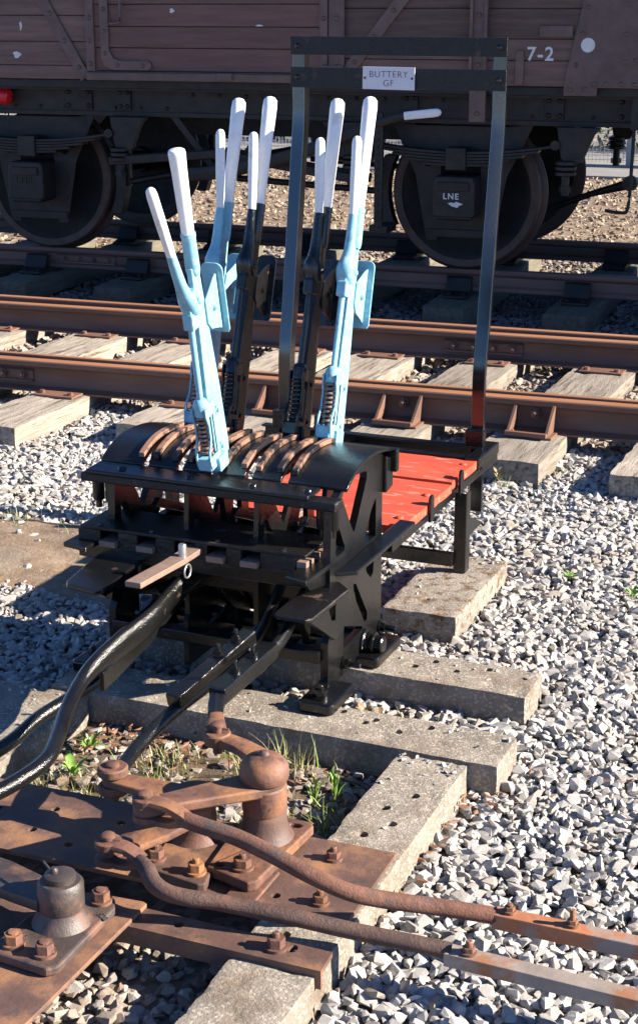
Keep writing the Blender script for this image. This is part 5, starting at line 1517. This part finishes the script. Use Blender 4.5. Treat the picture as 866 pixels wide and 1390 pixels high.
def leaf_mesh(L, W):
    bm = NB()
    pts = [(0, 0, 0), (L * 0.25, W * 0.4, 0.1 * L), (L * 0.55, W * 0.5, 0.16 * L), (L * 0.85, W * 0.25, 0.12 * L), (L, 0, 0.05 * L), (L * 0.85, -W * 0.25, 0.12 * L), (L * 0.55, -W * 0.5, 0.16 * L), (L * 0.25, -W * 0.4, 0.1 * L)]
    mid = [(L * 0.25, 0, 0.04 * L), (L * 0.55, 0, 0.10 * L), (L * 0.85, 0, 0.08 * L)]
    v = [bm.verts.new(p) for p in pts]; mv = [bm.verts.new(p) for p in mid]
    for f in ((v[0], mv[0], v[1]), (v[1], mv[0], mv[1], v[2]), (v[2], mv[1], mv[2], v[3]), (v[3], mv[2], v[4]), (v[0], v[7], mv[0]), (v[7], v[6], mv[1], mv[0]), (v[6], v[5], mv[2], mv[1]), (v[5], v[4], mv[2])):
        bm.faces.new(f)
    me = bpy.data.meshes.new('leaf'); bm.to_mesh(me); bm.free()
    for q in me.polygons: q.use_smooth = True
    return me
def weed(loc, label, n_, L, W, m, rise, seed, group=None, upright=False, stem_h=0.0):
    r = random.Random(seed)
    e = empty('weed', (loc[0], loc[1], loc[2] + 0.014), label=label, cat='weed', group=group)
    me = leaf_mesh(L, W); me.materials.append(M[m])
    if stem_h:
        bm = NB(); tube(bm, [(0, 0, 0), (0.004, 0.003, stem_h * 0.5), (0.01, -0.002, stem_h)], [0.0022, 0.0018, 0.001], 6); ob('stem', bm, m, e)
    for i in range(n_):
        o = bpy.data.objects.new('leaf', me); COL.objects.link(o); o.parent = e
        a = i * 2.4 + r.uniform(-0.4, 0.4)
        t = i / n_
        o.location = (0.006 * math.cos(a), 0.006 * math.sin(a), 0.004 + stem_h * t)
        o.rotation_euler = (r.uniform(-0.25, 0.25), -r.uniform(*rise), a)
        s_ = 1.12 * r.uniform(0.6, 1.1) * (1 - 0.3 * t); o.scale = (s_, s_, s_)
weed((-0.475, -0.60, 0.006), 'rosette weed with broad bright green leaves near the lower left plate edge', 11, 0.065, 0.022, 'leaf', (0.2, 0.9), 1)
weed((-0.52, -0.44, 0.006), 'small green weed against the left concrete sleeper', 9, 0.05, 0.014, 'leaf', (0.2, 1.0), 2)
weed((0.205, -0.50, 0.0), 'upright bright green weed left of the pale concrete sleeper', 16, 0.042, 0.009, 'leaf', (0.7, 1.3), 3, stem_h=0.07)
weed((0.250, -0.47, 0.0), 'taller upright weed touching the pale concrete sleeper', 16, 0.045, 0.009, 'leaf', (0.8, 1.35), 4, stem_h=0.085)
weed((0.13, 0.05, 0.0), 'reddish green creeping weed beside the right foot of the frame', 14, 0.034, 0.022, 'redleaf', (0.1, 0.9), 5, stem_h=0.03)
weed((0.20, 0.02, 0.0), 'straggling pinkish weed between the two concrete sleepers', 16, 0.032, 0.020, 'redleaf', (0.1, 1.0), 6, stem_h=0.045)
weed((0.27, 0.0, 0.0), 'yellowish weed at the right of the clump by the foot', 14, 0.030, 0.018, 'redleaf', (0.1, 1.0), 7, stem_h=0.03)
weed((0.40, 1.46, 0.012), 'tiny green weed on the open ballast at the right', 8, 0.03, 0.014, 'leaf', (0.1, 0.8), 8)
weed((0.66, 1.34, 0.012), 'small green weed at the right edge of the ballast', 12, 0.034, 0.014, 'leaf', (0.2, 1.0), 9, stem_h=0.02)
X_, Y_, _ = T(-1.45, 6.66); weed((X_, Y_, 0.01), 'yellow green weed under the cracked sleeper end', 12, 0.04, 0.016, 'redleaf', (0.3, 1.1), 10, stem_h=0.04)
X_, Y_, _ = T(-1.62, 6.72); weed((X_, Y_, 0.01), 'green weed beside the platform corner', 10, 0.035, 0.016, 'leaf', (0.3, 1.1), 11, stem_h=0.04)
